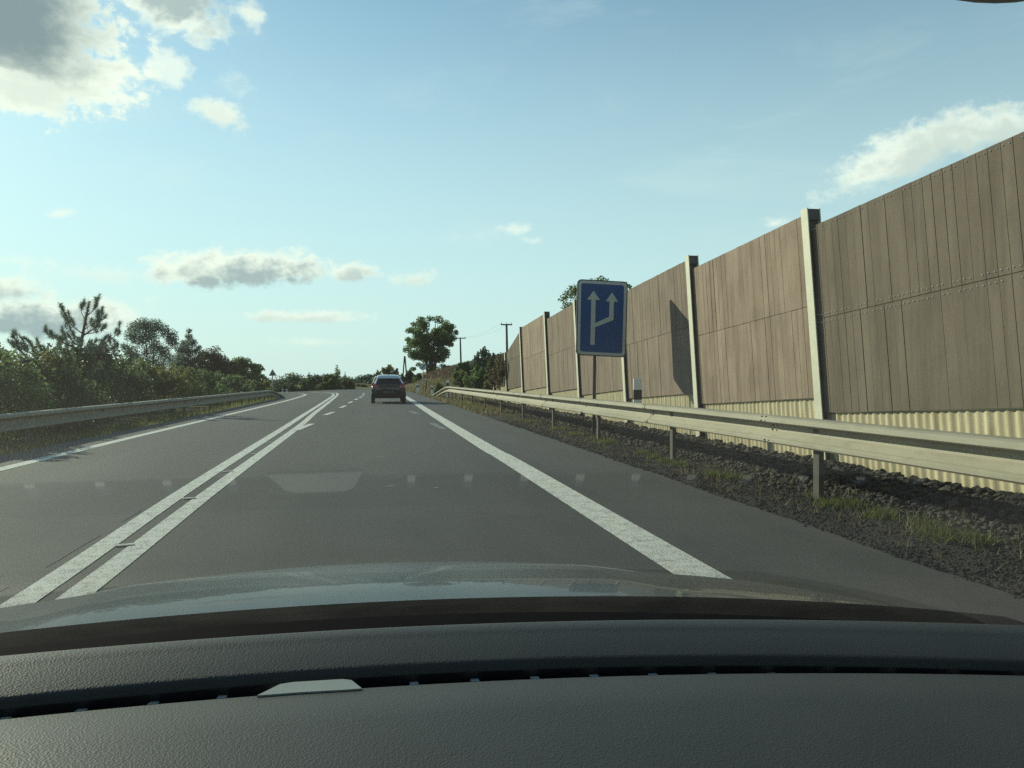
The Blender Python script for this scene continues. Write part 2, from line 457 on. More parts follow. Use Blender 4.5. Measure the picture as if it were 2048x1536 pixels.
def gp(lst): return [tuple(at_z(x, y))[:2] for x, y in lst]
rl = smooth_path([(1.96, -25), (1.96, 0), (1.955, 4.8), (1.96, 12)] + gp([(963.6, 889), (855.8, 822), (812.6, 794.5)]) + [(1.9, 64), (1.2, 76), (0, 84)])
ribbon('edge_line', rl, .30, .004, MAT_WHITE, road)
c_r = smooth_path([(-1.55, -25), (-1.58, 0)] + gp([(156.7, 1188.5), (452.6, 960), (602, 850), (627, 828), (652, 809), (670, 794.5), (675, 789), (672, 786.4), (655, 785), (628, 784)]))
c_l = smooth_path([(-1.82, -25), (-1.84, 0)] + gp([(46, 1202), (403, 960), (577, 850), (609, 829), (645, 806), (662, 794.5), (667, 789.8), (664, 787.3), (648, 786.0), (624, 785.2)]))
ribbon('centre_line', c_r, .165, .004, MAT_WHITE, road)
ribbon('centre_line', c_l, .165, .004, MAT_WHITE, road)
l_l = smooth_path([(-4.95, -25), (-4.9, 2)] + gp([(0, 939), (260, 876), (420, 838), (520, 814.5), (575, 801), (604, 792.5), (611, 789.6), (604, 788.0), (592, 787.6)]))
ribbon('edge_line', l_l, .20, .004, MAT_WHITE, road)
dashes = [((592, 861), (624, 848)), ((650, 830.5), (667, 824.5)), ((681, 815.8), (691, 811.5)), ((697.5, 806.5), (704.5, 803.2)), ((710, 800), (715, 797.6)), ((719.5, 795.6), (723, 793.6)), ((724.5, 791.5), (728, 789.8)), ((726, 787.8), (728.5, 786.4))]
for a_, b_ in dashes:
    ribbon('lane_dash', gp([a_, b_]), .16, .008, MAT_WHITE, road)
for a_, b_ in (((862, 846), (888, 858.5)), ((820, 822), (835, 828))):
    ribbon('faded_lane_dash', gp([a_, b_]), .17, .004, MAT_FADED, road)
for x, y in ((560.5, 869), (537, 885.5), (503, 909), (455, 944), (378, 998), (248, 1092)):
    c0 = at_z(x, y); k = random.uniform(.7, 1)
    ribbon('line_remnant', [(c0.x - .06, c0.y - .02), (c0.x + .06, c0.y + .02)], .07 * k, .012, MAT_WHITE_OLD, road)
for x, y, l_ in ((760, 914.5, .11), (694, 863, .12), (781, 973, .12), (873, 976, .05), (972, 911, .1)):
    c0 = at_z(x, y); ribbon('line_remnant', [(c0.x - l_ / 2, c0.y), (c0.x + l_ / 2, c0.y + .02)], .025, .004, MAT_WHITE_OLD, road)
cr = [(-2.05 + .012 * math.sin(y * 2.3) + random.uniform(-.006, .006), y) for y in np.arange(4.8, 9.4, .12)]
for s0, s1 in ((0, 4), (7, 17), (21, 27)): ribbon('crack', cr[s0:s1], .009, .003, MAT_CRACK, road)

# gravel shoulder between the asphalt and the barrier
def gz(x, y):
    return .012 * math.sin(x * 9 + y * 3.1) * math.sin(y * 5.3) - .02 + .07 * float(sm(4.5, 5.8, x)) if x > 3.56 else -.03
V_, F_ = grid(lambda u, v: (u, v, gz(u, v) + (random.uniform(-.006, .006) if u > 3.6 else 0)), np.linspace(3.3, 6.2, 40), np.concatenate([np.arange(-6, 20, .12), np.arange(20, 34, .4)]))
tag(build('gravel_shoulder', V_, F_, MAT_GRAVEL), kind='structure')

# ------------------------------------------------------------------ noise barrier
XW = 5.9
posts_px = [1636, 1391, 1249, 1156.5, 1095, 1044, 1012, 987]
PY = [1.6, 5.95] + [at_x(x, 780, XW).y for x in posts_px]          # near to far
wall = thing('noise_barrier', (XW, PY[1], 0), 'tall brown noise barrier of upright boards on a ribbed cream plinth along the right verge', 'noise barrier')
def lean(x, y, z): return (x - .03 * (z - 1.0), y + .09 * (z - 1.0), z)
bot_px = [((1650, 825), (2048, 815)), ((1395, 808), (1635, 795)), ((1251, 797), (1384, 786)), ((1158, 790.4), (1244, 779)),
          ((1094, 785.5), (1152, 776.7)), ((1046, 781), (1089, 773.4)), ((1015.7, 778), (1043, 771.5)), ((990, 774.8), (1011.8, 769.5))]
bays = []                                                            # (y near, y far, z bottom near/far, z top near/far)
for i, (a_, b_) in enumerate(bot_px):
    A, B = at_x(*a_, XW), at_x(*b_, XW)
    k = (B.z - A.z) / (B.y - A.y)
    yn, yf = PY[i + 1], PY[i + 2]
    zb_n, zb_f = A.z + k * (yn - A.y), A.z + k * (yf - A.y)
    zt_n, zt_f = zb_n + 2.52, zb_f + 2.52
    if i == 6: zt_f, zt_n = at_x(1012.7, 707, XW).z, at_x(1038, 660, XW).z
    if i == 7: zt_f, zt_n = at_x(989, 752, XW).z, at_x(1010.5, 716, XW).z
    bays.append((yn, yf, zb_n, zb_f, zt_n, zt_f))
bays.insert(0, (PY[0], PY[1], bays[0][2] + .02, bays[0][3] + .02, bays[0][4] + .02, bays[0][5] + .02))
tones = [0, 0, 1, 2, 2, 2, 1, 0, 0]
n_board = 0
for bi, (yn, yf, bn, bf, tn, tf) in enumerate(bays):
    M_ = BOARD[tones[bi]]
    y0, y1 = yn + .02, yf - .02
    zb = lambda y: bn + (bf - bn) * (y - yn) / (yf - yn)
    zt = lambda y: tn + (tf - tn) * (y - yn) / (yf - yn)
    shrt = (bi == 8)
    nb = 26 if bi <= 2 else 24
    for lvl in range(1 if shrt else 2):
        def lo(y): return zb(y) if lvl == 0 else zb(y) + 1.26
        def hi(y):
            if shrt: return zt(y)
            return zb(y) + 1.254 if lvl == 0 else zt(y)
        def lo_hi(y):
            a0, b0 = lo(y), hi(y); b0 = min(b0, zt(y)); return a0, max(b0, a0 + .02)
        V = []
        for x in (5.965, 6.06):
            for y in (y0, y1):
                for z in lo_hi(y): V.append(lean(x, y, z))
        pn = build('panel', V, [(0, 1, 3, 2), (4, 6, 7, 5), (0, 4, 5, 1), (2, 3, 7, 6), (0, 2, 6, 4), (1, 5, 7, 3)], M_, wall)
        single = 1 <= bi <= 5
        mb = MB(); edges = np.linspace(y0, y1, nb + 1)
        edges[1:-1] += rng.uniform(-.010, .010, nb - 1)
        for k in range(nb):
            ya, yb = edges[k] + .0035, edges[k + 1] - .0035
            dpt = 5.957 + rng.uniform(-.003, .003); tw = rng.uniform(-.0025, .0025); ee = rng.uniform(0, .006)
            V = []
            for x, sg in ((dpt, 1), (5.966, 0)):
                for y in (ya, yb):
                    a0, b0 = lo_hi(y)
                    for z in (a0, b0 - ee): V.append(lean(x + (tw if y == yb else -tw) * sg, y, z))
            fc = [(0, 1, 3, 2), (0, 4, 5, 1), (2, 3, 7, 6), (0, 2, 6, 4), (1, 5, 7, 3)]
            if single: build('board', V, fc, M_, pn); n_board += 1
            else: mb.add(V, fc)
        if not single: tag(mb.done('boards', M_, pn), kind='stuff')
        if bi == 1:
            rv = MB()
            for edge in (0, 1):
                for k in range(nb):
                    yc = (edges[k] + edges[k + 1]) / 2
                    for dy in (-.042, .042):
                        if rng.random() < .15: continue
                        z = (lo(yc) + .05) if edge == 0 else (hi(yc) - .05)
                        if edge == 0 and lvl == 0: continue
                        c0 = Vector(lean(5.944, yc + dy, z)); r_ = .0085
                        rv.add([c0 + Vector((-.006, 0, 0))] + [c0 + Vector((.006, r_ * math.cos(t), r_ * math.sin(t))) for t in np.linspace(0, 2 * math.pi, 7)[:-1]],
                               [(0, 1 + (j + 1) % 6, 1 + j) for j in range(6)])
            tag(rv.done('rivets', MAT_RIVET, pn), kind='stuff')
    # ribbed plinth
    ys = np.arange(yn + .015, yf - .01, .0169 if bi < 4 else .0338)
    def rib(y): return 6.005 - .011 * math.sin(2 * math.pi * y / .135) - .003 * math.sin(2 * math.pi * y / .27)
    V = []; Fc = []
    for y in ys:
        x = rib(y)
        V += [lean(x, y, -.25), lean(x, y, zb(y) - .012), lean(6.12, y, zb(y) - .012)]
    for k in range(len(ys) - 1):
        a0 = 3 * k; Fc += [(a0, a0 + 3, a0 + 4, a0 + 1), (a0 + 1, a0 + 4, a0 + 5, a0 + 2)]
    build('plinth', V, Fc, MAT_PLINTH, wall)
for i, y in enumerate(PY):
    zt_ = 0
    if i > 0: zt_ = max(zt_, bays[i - 1][5])
    if i < len(bays): zt_ = max(zt_, bays[i][4])
    zt_ += .05
    if i == len(PY) - 1: zt_ = bays[-1][5] + .06
    hb = MB()
    fw, tk = .088, .014
    def lbox(x0, x1, y0, y1, z0, z1):
        V = [lean(xx, yy, zz) for zz in (z0, z1) for yy in (y0, y1) for xx in (x0, x1)]
        hb.add(V, [(0, 2, 3, 1), (4, 5, 7, 6), (0, 1, 5, 4), (2, 6, 7, 3), (0, 4, 6, 2), (1, 3, 7, 5)])
    lbox(5.885, 5.885 + tk, y - fw, y + fw, -.3, zt_)
    lbox(6.065, 6.065 + tk, y - fw, y + fw, -.3, zt_)
    stp = hb.done('steel_post', MAT_STEEL_POST, wall)
    hb = MB(); lbox(5.886 + tk, 6.064, y - .012, y + .012, -.3, zt_ - .004); lbox(5.886 + tk, 6.064, y - fw + .004, y - .013, zt_ - .16, zt_ - .012); hb.done('shade_dark_web', MAT_GALV_DARK, stp)  # web and top filler block coloured dark, recess shade painted in

# ------------------------------------------------------------------ rubble bank
bank = bpy.data.objects.new('rubble_bank', None); COL.objects.link(bank); tag(bank, kind='structure')
stone_meshes = []
for k in range(8):
    bm = bmesh.new(); bmesh.ops.create_icosphere(bm, subdivisions=1, radius=1)
    for v in bm.verts: v.co = Vector((v.co.x * random.uniform(.55, 1.35), v.co.y * random.uniform(.5, 1.3), v.co.z * random.uniform(.4, 1.0)))
    me = bpy.data.meshes.new('stone'); bm.to_mesh(me); bm.free(); me.materials.append(MAT_STONE); stone_meshes.append(me)
spots = []
for k in range(13000):
    y = 3.6 + 36 * (rng.random() ** 1.5); x = 4.42 + 1.52 * rng.random() ** .8
    r_ = (.012 + .038 * rng.random() ** 1.8) * (.7 + .5 * float(sm(4.5, 5.4, x)))
    if y > 14: r_ *= 1.2
    z = gz(x, y) + r_ * .35 + (.035 * rng.random() if x > 5.1 else 0)
    if x + r_ > 5.99: continue
    spots.append((x, y, z, r_))
def in_view(x, y): return -.3 < (x - y * math.tan(0)) and x / max(y, .1) < .95
spots.sort(key=lambda s: (0 if s[0] / s[1] < .9 else 1, -s[3] / math.hypot(s[0], s[1])))
for i, (x, y, z, r_) in enumerate(spots[:300]):
    o = bpy.data.objects.new('stone', stone_meshes[i % 8]); COL.objects.link(o); o.parent = bank
    o.location = (x, y, z); o.scale = (r_,) * 3; o.rotation_euler = (rng.uniform(-.5, .5), rng.uniform(-.5, .5), rng.uniform(0, 6.3))
def scatter_mesh(name, pts, m, parent, kind='stuff'):
    VV, FF, n0 = [], [], 0
    base = []
    for me in stone_meshes:
        v = np.empty(len(me.vertices) * 3); me.vertices.foreach_get('co', v)
        f = np.array([tuple(p.vertices) for p in me.polygons]); base.append((v.reshape(-1, 3), f))
    for i, (x, y, z, r_) in enumerate(pts):
        v, f = base[i % 8]; a = rng.uniform(0, 6.3); c, s = math.cos(a), math.sin(a)
        rot = np.array([[c, -s, 0], [s, c, 0], [0, 0, 1]])
        VV.append(v @ rot.T * r_ + (x, y, z)); FF.append(f + n0); n0 += len(v)
    return tag(big(name, np.concatenate(VV), np.concatenate(FF), m, parent), kind=kind)
scatter_mesh('stones', spots[300:], MAT_STONE, bank)
grv = []
for k in range(9000):
    y = 3.2 + 20 * rng.random() ** 1.6; x = 3.5 + 1.25 * rng.random()
    x = x - .08 * rng.random() ** 4
    r_ = rng.uniform(.006, .017); grv.append((x, y, max(gz(x, y), 0 if x < 3.55 else -9) + r_ * .3, r_))
scatter_mesh('gravel', grv, MAT_STONE, None)

# ------------------------------------------------------------------ guardrails
PROFILE = [(.315, .020), (.313, .060), (.306, .100), (.292, .124), (.246, .130), (.235, .116), (.230, .040), (.224, -.012), (.180, -.018), (.140, -.004),
           (.100, .032), (.078, .054), (.067, .072), (.052, .088), (.025, .088), (.008, .070), (0.0, .020)]
def beam(path, side, n0, n1, parent, name='rail_section', back=0.0):
    """sweep of the W profile; path = (x, y, z of the lower edge, tilt); side -1 faces -X"""
    V = []; Fc = []
    ring = [(z, d) for z, d in PROFILE] + [(z, d - .006) for z, d in PROFILE[::-1]]
    m_ = len(ring)
    for (x, y, z0, h) in path[n0:n1 + 1]:
        for z, d in ring: V.append((x + side * (d + back), y, z0 + z * h))
    for i in range(n1 - n0):
        for k in range(m_):
            Fc.append((i * m_ + k, i * m_ + (k + 1) % m_, (i + 1) * m_ + (k + 1) % m_, (i + 1) * m_ + k))
    Fc.append(tuple(range(m_))); Fc.append(tuple((n1 - n0) * m_ + k for k in range(m_ - 1, -1, -1)))
    return build(name, V, Fc, MAT_GALV, parent)
def bolts(parent, x, y, z0, side, extra=False):
    for dy in (-.05, .05):
        for zz, d in ((.297, .119), (.250, .130), (.04, .088), (.018, .080), (.20, -.014), (.15, -.006)):
            c0 = Vector((x + side * (d + .004), y + dy, z0 + zz)); r_ = .011
            V = [c0 + Vector((side * .010, r_ * .6 * math.cos(t), r_ * .6 * math.sin(t))) for t in np.linspace(0, 2 * math.pi, 7)[:-1]]
            V += [c0 + Vector((-side * .004, r_ * math.cos(t), r_ * math.sin(t))) for t in np.linspace(0, 2 * math.pi, 7)[:-1]]
            build('bolt', V, [tuple(range(6))] + [(j, (j + 1) % 6, 6 + (j + 1) % 6, 6 + j) for j in range(6)], MAT_BOLT, parent)
def post_mesh(side):
    mb = MB()
    mb.box(-.004, .004, -.05, .05, 0, 1.0)
    mb.box(-.05, -.004, -.05, -.044, 0, 1.0); mb.box(-.05, -.004, .044, .05, 0, 1.0)
    me = bpy.data.meshes.new('rail_post')
    me.from_pydata([(v[0] * side, v[1] * 1.1, v[2]) for v in mb.V], [], mb.F); me.materials.append(MAT_GALV_DARK); return me
def rail(loc, label, side, xfun, ztop, ystart, yend, ytip, xtip, post_ys, joints, ground_z):
    t = thing('guardrail', loc, label, 'guardrail')
    path = []
    for y in np.arange(ystart, yend, .5): path.append((xfun(y), y, ztop(y) - .315, 1.0))
    nb = len(path)
    for k in range(1, 13):
        u = k / 12; y = yend + (ytip - yend) * u; e = u * u * (1.5 - .5 * u)
        path.append((xfun(yend) + (xtip - xfun(yend)) * u ** 1.5, y, (ztop(yend) - .315) * (1 - e) + (ground_z - .12) * e, 1 - .25 * u))
    js = [0] + [int(round((j - ystart) / .5)) for j in joints] + [len(path) - 1]
    for k, (a, b) in enumerate(zip(js[:-1], js[1:])):
        s_ = beam(path, side, a, b, t, back=.006 * (k % 2))
        if a > 0 and path[a][1] > 3 and path[a][1] < 32: bolts(s_, path[a][0], path[a][1] + .0, path[a][2], side)
    pm = post_mesh(side)
    for y, zb_ in post_ys:
        o = bpy.data.objects.new('rail_post', pm); COL.objects.link(o); o.parent = t
        top = ztop(y) - .02
        if y > yend:
            u = (y - yend) / (ytip - yend); top = (ztop(yend) - .02) * (1 - u * u) + .02 * u * u
        o.location = Vector((xfun(y) + (-side) * .012, y, zb_ - .3)) - Vector(loc); o.scale = (1, 1, top - zb_ + .3)
    return t
def xr(y): return 4.36 - .0038 * max(y - 8, 0)
p1 = at_z(1639, 995).y; p2 = at_z(1338, 917.5).y
ry = [p1 + 4.03 * k for k in range(-3, 9)]
ry += [ry[-1] + 3.0, ry[-1] + 5.0, ry[-1] + 7.0]
rail((4.35, 8, 0), 'sunlit steel guardrail in front of the brown noise barrier', -1, xr, lambda y: .79 - .0022 * max(y - 10, 0),
     -6, 45.8, 51, 3.72, [(y, 0.0) for y in ry], [-3.5, .5, 4.5, 8.5, 12.5, 16.5, 20.5, 24.5, 28.5, 32.5, 36.5, 40.5], 0.0)
def xl(y): return -6.2 + .0155 * max(y - 18, 0)
ly = [-4, 0, 4, 8, 12, 16.5, 20.5, 24.5, 28.5, 32.5, 36.5, 39.5, 41.5, 43.3, 45, 46.6, 48.2, 49.5, 50.6]
rail((-6.2, 10, 0), 'shaded steel guardrail in front of the shrubs on the left verge', 1, xl, lambda y: .585 - .0028 * max(y - 15, 0),
     -6, 48.0, 52.5, -5.4, [(y, -.15) for y in ly], [-2, 2, 6, 10, 14, 18, 22, 26, 30, 34, 38, 42], -.1)

# ------------------------------------------------------------------ lane sign
YS = 16.6
def sign_pt(u, v, dy=0):
    p = at_y(1153 + 102 * u, 558 + 157 * v, YS)
    return p
c00, c10, c01, c11 = at_y(1155, 558, YS), at_y(1256, 563.5, YS), at_y(1152, 710, YS), at_y(1251.5, 715, YS)
def sp(u, v, dy=0.0):
    p = c00 * (1 - u) * (1 - v) + c10 * u * (1 - v) + c01 * (1 - u) * v + c11 * u * v
    return (p.x, p.y + dy, p.z)
def rrect(u0, v0, u1, v1, r, dy, asp=1.54, n=6):
    pts = []
    for (cu, cv, a0) in ((u1 - r, v0 + r / asp, -90), (u1 - r, v1 - r / asp, 0), (u0 + r, v1 - r / asp, 90), (u0 + r, v0 + r / asp, 180)):
        for k in range(n + 1):
            a = R(a0 + 90 * k / n); pts.append(sp(cu + r * math.cos(a), cv + r / asp * math.sin(a), dy))
    return pts
sgn = thing('road_sign', (at_y(1188, 800, YS + .06).x, YS + .06, 0), 'blue lane sign with two white arrows on a pole behind the right guardrail', 'road sign')
o0, o1 = rrect(0, 0, 1, 1, .085, -.0), rrect(0, 0, 1, 1, .085, .03)
n0 = len(o0)
sheet = build('sign_panel', o0 + o1, [tuple(range(n0)), tuple(range(2 * n0 - 1, n0 - 1, -1))] + [(k, n0 + k, n0 + (k + 1) % n0, (k + 1) % n0) for k in range(n0)], MAT_SIGN_EDGE, sgn)
b0, b1 = rrect(.022, .014, .978, .986, .07, -.003), rrect(.075, .050, .925, .950, .045, -.003)
build('border', b0 + b1, [(k, (k + 1) % n0, n0 + (k + 1) % n0, n0 + k) for k in range(n0)], MAT_SIGN_WHITE, sheet)
f0 = rrect(.075, .050, .925, .950, .045, -.0028)
build('blue_field', f0, [tuple(range(n0))], MAT_SIGN_BLUE, sheet)
def arrow(pts, name): build(name, [sp(u, v, -.006) for u, v in pts], [tuple(range(len(pts)))], MAT_SIGN_WHITE, sheet)
arrow([(.278, .855), (.278, .262), (.195, .262), (.322, .142), (.450, .262), (.366, .262), (.366, .855)], 'straight_arrow')
arrow([(.366, .622), (.366, .567), (.640, .475), (.640, .272), (.565, .272), (.688, .152), (.812, .272), (.730, .272), (.730, .515)], 'branching_arrow')
mb = MB(); px_x = sgn.location.x
top_z = sp(.35, .1)[2]
mb.tube([(px_x, YS + .068, -.3), (px_x + .02, YS + .068, top_z)], .036, 10)
mb.done('pole', MAT_GALV_DARK, sgn, True)

# delineator posts
def delineator(p, h, w_, label, cap_dark=True, group='white roadside delineator posts'):
    t = thing('delineator_post', p, label, 'delineator post', group)
    x, y, z = p; dpt = w_ * .45
    def sect(z0, z1, m, nm, slope=0.0):
        V = [(x - w_ / 2, y - dpt / 2, z0), (x + w_ / 2, y - dpt / 2, z0), (x + w_ / 2 * .8, y + dpt / 2, z0), (x - w_ / 2 * .8, y + dpt / 2, z0)]
        V += [(a, b, z1 + (slope if a > x else 0)) for a, b, c in V]
        build(nm, V, [(3, 2, 1, 0), (4, 5, 6, 7), (0, 1, 5, 4), (1, 2, 6, 5), (2, 3, 7, 6), (3, 0, 4, 7)], m, t)
    k1, k2 = (.36, .66) if z > .3 else (.66, .84)
    sect(z, z + h * k1, MAT_WHITE_PLASTIC, 'shaft')
    sect(z + h * k1, z + h * k2, MAT_BLACK_PLASTIC, 'black_band')
    sect(z + h * k2, z + h, MAT_WHITE_PLASTIC, 'head', h * .012)
d1 = at_y(1271, 757, 13.55)
delineator((d1.x + .03, 13.55, .62), d1.z - .62, .145, 'white delineator post with black band right of the blue arrow sign pole')
d2 = at_y(895, 760, 47.5); delineator((d2.x, 47.5, 0), d2.z, .15, 'delineator post with black band at the far end of the right guardrail')
d3 = at_y(835, 766, 62); delineator((d3.x, 62, -.05), d3.z, .18, 'delineator post on the verge beside the round grey sign')
d4 = at_y(865, 770, 53); delineator((d4.x, 53.5, -.05), d4.z, .16, 'pale delineator post just beyond the sunk end of the right guardrail')
for x, lab in ((483, 'white delineator post among the shrubs behind the left guardrail'), (565, 'delineator post left of two beyond the end of the left guardrail'), (574, 'delineator post right of two beyond the end of the left guardrail')):
    Y = 52 if x < 500 else 75
    p = at_y(x, 778 if x > 500 else 772, Y); delineator((p.x, Y, -.25), p.z + .25, .16, lab)

# warning sign seen from behind
YT = 50
tp, bl, br = at_y(545, 738, YT), at_y(537.5, 751.5, YT), at_y(553.5, 751.5, YT)
t = thing('warning_sign', (tp.x, YT, -.2), 'triangular warning sign seen from behind at the end of the left guardrail', 'road sign')
V = [(p.x, YT + dy, p.z) for dy in (0, .03) for p in (tp, bl, br)]
build('sign_plate', V, [(0, 1, 2), (5, 4, 3), (0, 3, 4, 1), (1, 4, 5, 2), (2, 5, 3, 0)], MAT_SIGN_BACK, t)
MB().tube([(tp.x + .03, YT - .03, -.4), (tp.x, YT - .03, bl.z + .1)], .034, 8).done('pole', MAT_SIGN_BACK, t, True)
mb = MB(); mb.box(bl.x + .12, br.x - .12, YT - .035, YT - .005, bl.z + .09, bl.z + .13); mb.done('bracket', MAT_GALV_DARK, t)
# round end-of-restriction sign
YR = 64
cc = at_y(846, 733.5, YR); rr = (at_y(853, 733.5, YR) - cc).length
t = thing('restriction_sign', (cc.x, YR, 0), 'round pale grey sign with a dark diagonal stripe on a thin pole beyond the car', 'road sign')
ang = np.linspace(0, 2 * math.pi, 25)[:-1]
V = [(cc.x + rr * math.cos(a), YR + dy, cc.z + rr * math.sin(a)) for dy in (0, .03) for a in ang]
pl = build('sign_plate', V, [tuple(range(24)), tuple(range(47, 23, -1))] + [(k, 24 + k, 24 + (k + 1) % 24, (k + 1) % 24) for k in range(24)], MAT_SIGN_PALE, t)
u_ = Vector((.7, 0, .72)).normalized(); v_ = Vector((-u_.z, 0, u_.x))
V = [Vector((cc.x, YR - .006, cc.z)) + u_ * a * rr + v_ * b * rr for a, b in ((-.93, -.09), (.93, -.09), (.93, .09), (-.93, .09))]
build('diagonal_stripe', V, [(0, 1, 2, 3)], MAT_BLACK_PLASTIC, pl)
MB().tube([(cc.x + .02, YR + .06, -.3), (cc.x, YR + .06, cc.z)], .035, 8).done('pole', MAT_SIGN_BACK, t, True)
# leaning stake
a_, b_ = at_y(850.5, 785, 66), at_y(853.5, 760, 66)
t = thing('wooden_stake', (a_.x, 66, 0), 'dark leaning wooden stake in the grass beside the round grey sign', 'stake')
MB().tube([(a_.x, 66, -.2), ((a_.x + b_.x) / 2 - .02, 66, (b_.z) / 2), (b_.x, 66.1, b_.z)], [.05, .06, .045], 7).done('stake_wood', MAT_WOOD_DARK, t)
MB().box(a_.x - .20, a_.x - .12, 65.9, 65.98, b_.z * .55, b_.z * .85).done('white_marker', MAT_WHITE_PLASTIC, t)

# utility poles
def tpole(pxt, pyt, Y, label, armw=1.1):
    tpt = at_y(pxt, pyt, Y); zb_ = float(ground_h(tpt.x, Y)) - .5
    t = thing('utility_pole', (tpt.x, Y, zb_), label, 'utility pole', 'wooden utility poles on the right-hand hill')
    MB().tube([(tpt.x + .12, Y, zb_), (tpt.x, Y, tpt.z)], [.13, .10], 8).done('pole', MAT_WOOD_DARK, t, True)
    arm = MB(); arm.box(tpt.x - armw / 2, tpt.x + armw / 2, Y - .06, Y + .06, tpt.z - .12, tpt.z + .0); a = arm.done('crossarm', MAT_WOOD_DARK, t)
    for dx in (-armw / 2 + .06, 0, armw / 2 - .06):
        MB().tube([(tpt.x + dx, Y, tpt.z), (tpt.x + dx, Y, tpt.z + .16)], [.04, .03], 6).done('insulator', MAT_WHITE_PLASTIC, a)
    return tpt
q1 = tpole(1013, 648, 78, 'utility pole with crossarm standing behind the far end of the noise barrier')
q2 = tpole(920.5, 675.5, 112, 'utility pole with crossarm right of the big round tree', 1.5)
tpt = at_y(809.5, 712, 125); zb_ = float(ground_h(tpt.x, 125)) - .3
t = thing('utility_pole', (tpt.x, 125, zb_), 'two legged A shaped utility pole left of the big round tree', 'utility pole', 'wooden utility poles on the right-hand hill')
for dx in (-.55, .55): MB().tube([(tpt.x + dx, 125, zb_ - .3), (tpt.x + dx * .06, 125, tpt.z)], [.12, .10], 7).done('leg', MAT_WOOD_DARK, t, True)
MB().tube([(tpt.x - .3, 125, zb_ + 1.6), (tpt.x + .3, 125, zb_ + 1.6)], .05, 6).done('brace', MAT_WOOD_DARK, t)
wr = MB()
for dx in (-.4, .4):
    P = []
    for k in range(15):
        u = k / 14; p = q1.lerp(q2, u); P.append((p.x + dx, p.y, p.z + .15 - .9 * 4 * u * (1 - u) * .6))
    wr.tube(P, .006, 4)
tag(wr.done('overhead_wire', MAT_BLACK_PLASTIC), 'thin sagging overhead wires strung between the two crossarm utility poles', 'wire')

# ------------------------------------------------------------------ vegetation
G_DARK = leafmat('dark_green_leaves', (0.035, 0.054, 0.030), (0.074, 0.108, 0.050), (0.148, 0.188, 0.084))
G_MID = leafmat('mid_green_leaves', (0.064, 0.098, 0.038), (0.129, 0.185, 0.068), (0.226, 0.293, 0.113))
G_OLIVE = leafmat('olive_leaves', (0.062, 0.073, 0.028), (0.136, 0.148, 0.052), (0.244, 0.244, 0.090))
G_RED = leafmat('rusty_leaves', (.050, .044, .024), (.085, .074, .040), (.13, .11, .06))
G_BLUE = leafmat('blue_green_leaves', (0.073, 0.105, 0.080), (0.130, 0.181, 0.134), (0.209, 0.271, 0.200))
G_PINE = leafmat('pine_needles', (0.098, 0.144, 0.105), (0.170, 0.235, 0.170), (0.271, 0.338, 0.240), .3)
G_FAR = leafmat('far_tree_leaves', (.045, .065, .036), (.085, .120, .066), (.140, .180, .095), .5)  # paler than the dark green leaves, distance haze worked into the colour
G_GRASS = leafmat('green_grass', (.06, .08, .02), (.105, .135, .032), (.19, .195, .065), .45)
G_DRY = leafmat('dry_grass', (.10, .085, .04), (.19, .155, .075), (.30, .25, .13), .4)
G_WEED = leafmat('rusty_weeds', (.07, .045, .028), (.13, .085, .055), (.19, .14, .085), .3)

def leaves(centres, radii, count, size, seed, squash=.8, droop=0.0):
    """leaf quads spread through clumps; returns vertices, quads, tone"""
    g = np.random.default_rng(seed)
    centres = np.asarray(centres, float); radii = np.asarray(radii, float)
    w_ = radii ** 2; k = g.choice(len(centres), count, p=w_ / w_.sum())
    d = g.normal(size=(count, 3)); d /= np.linalg.norm(d, axis=1, keepdims=True)
    rr_ = g.random(count) ** .45
    P = centres[k] + d * (radii[k] * rr_)[:, None] * np.array([1, 1, squash])
    if droop: P[:, 2] -= droop * g.random(count) ** 2
    a = g.normal(size=(count, 3)); a[:, 2] *= .7; a /= np.linalg.norm(a, axis=1, keepdims=True)
    b = np.cross(a, g.normal(size=(count, 3))); b /= np.linalg.norm(b, axis=1, keepdims=True) + 1e-9
    s = size * g.uniform(.55, 1.3, count)[:, None]
    V = np.stack([P - a * s * .5, P + b * s * .32, P + a * s * .5, P - b * s * .32], 1).reshape(-1, 3)
    tone_c = g.random(len(centres))
    tone = np.clip(.55 * tone_c[k] + .45 * g.random(count), 0, 1)
    return V, np.arange(count * 4).reshape(-1, 4), np.repeat(tone, 4)
def limb(mb, p0, p1, r0, r1, g, sag=.1, n=5):
    p0, p1 = Vector(p0), Vector(p1); L = (p1 - p0).length; P = []
    for k in range(n + 1):
        u = k / n; p = p0.lerp(p1, u); j = L * .05
        P.append(p + Vector((g.uniform(-j, j), g.uniform(-j, j), g.uniform(-j, j) - sag * L * u * (1 - u))) * (1 if 0 < k < n else 0))
    mb.tube(P, [r0 + (r1 - r0) * k / n for k in range(n + 1)], 6)
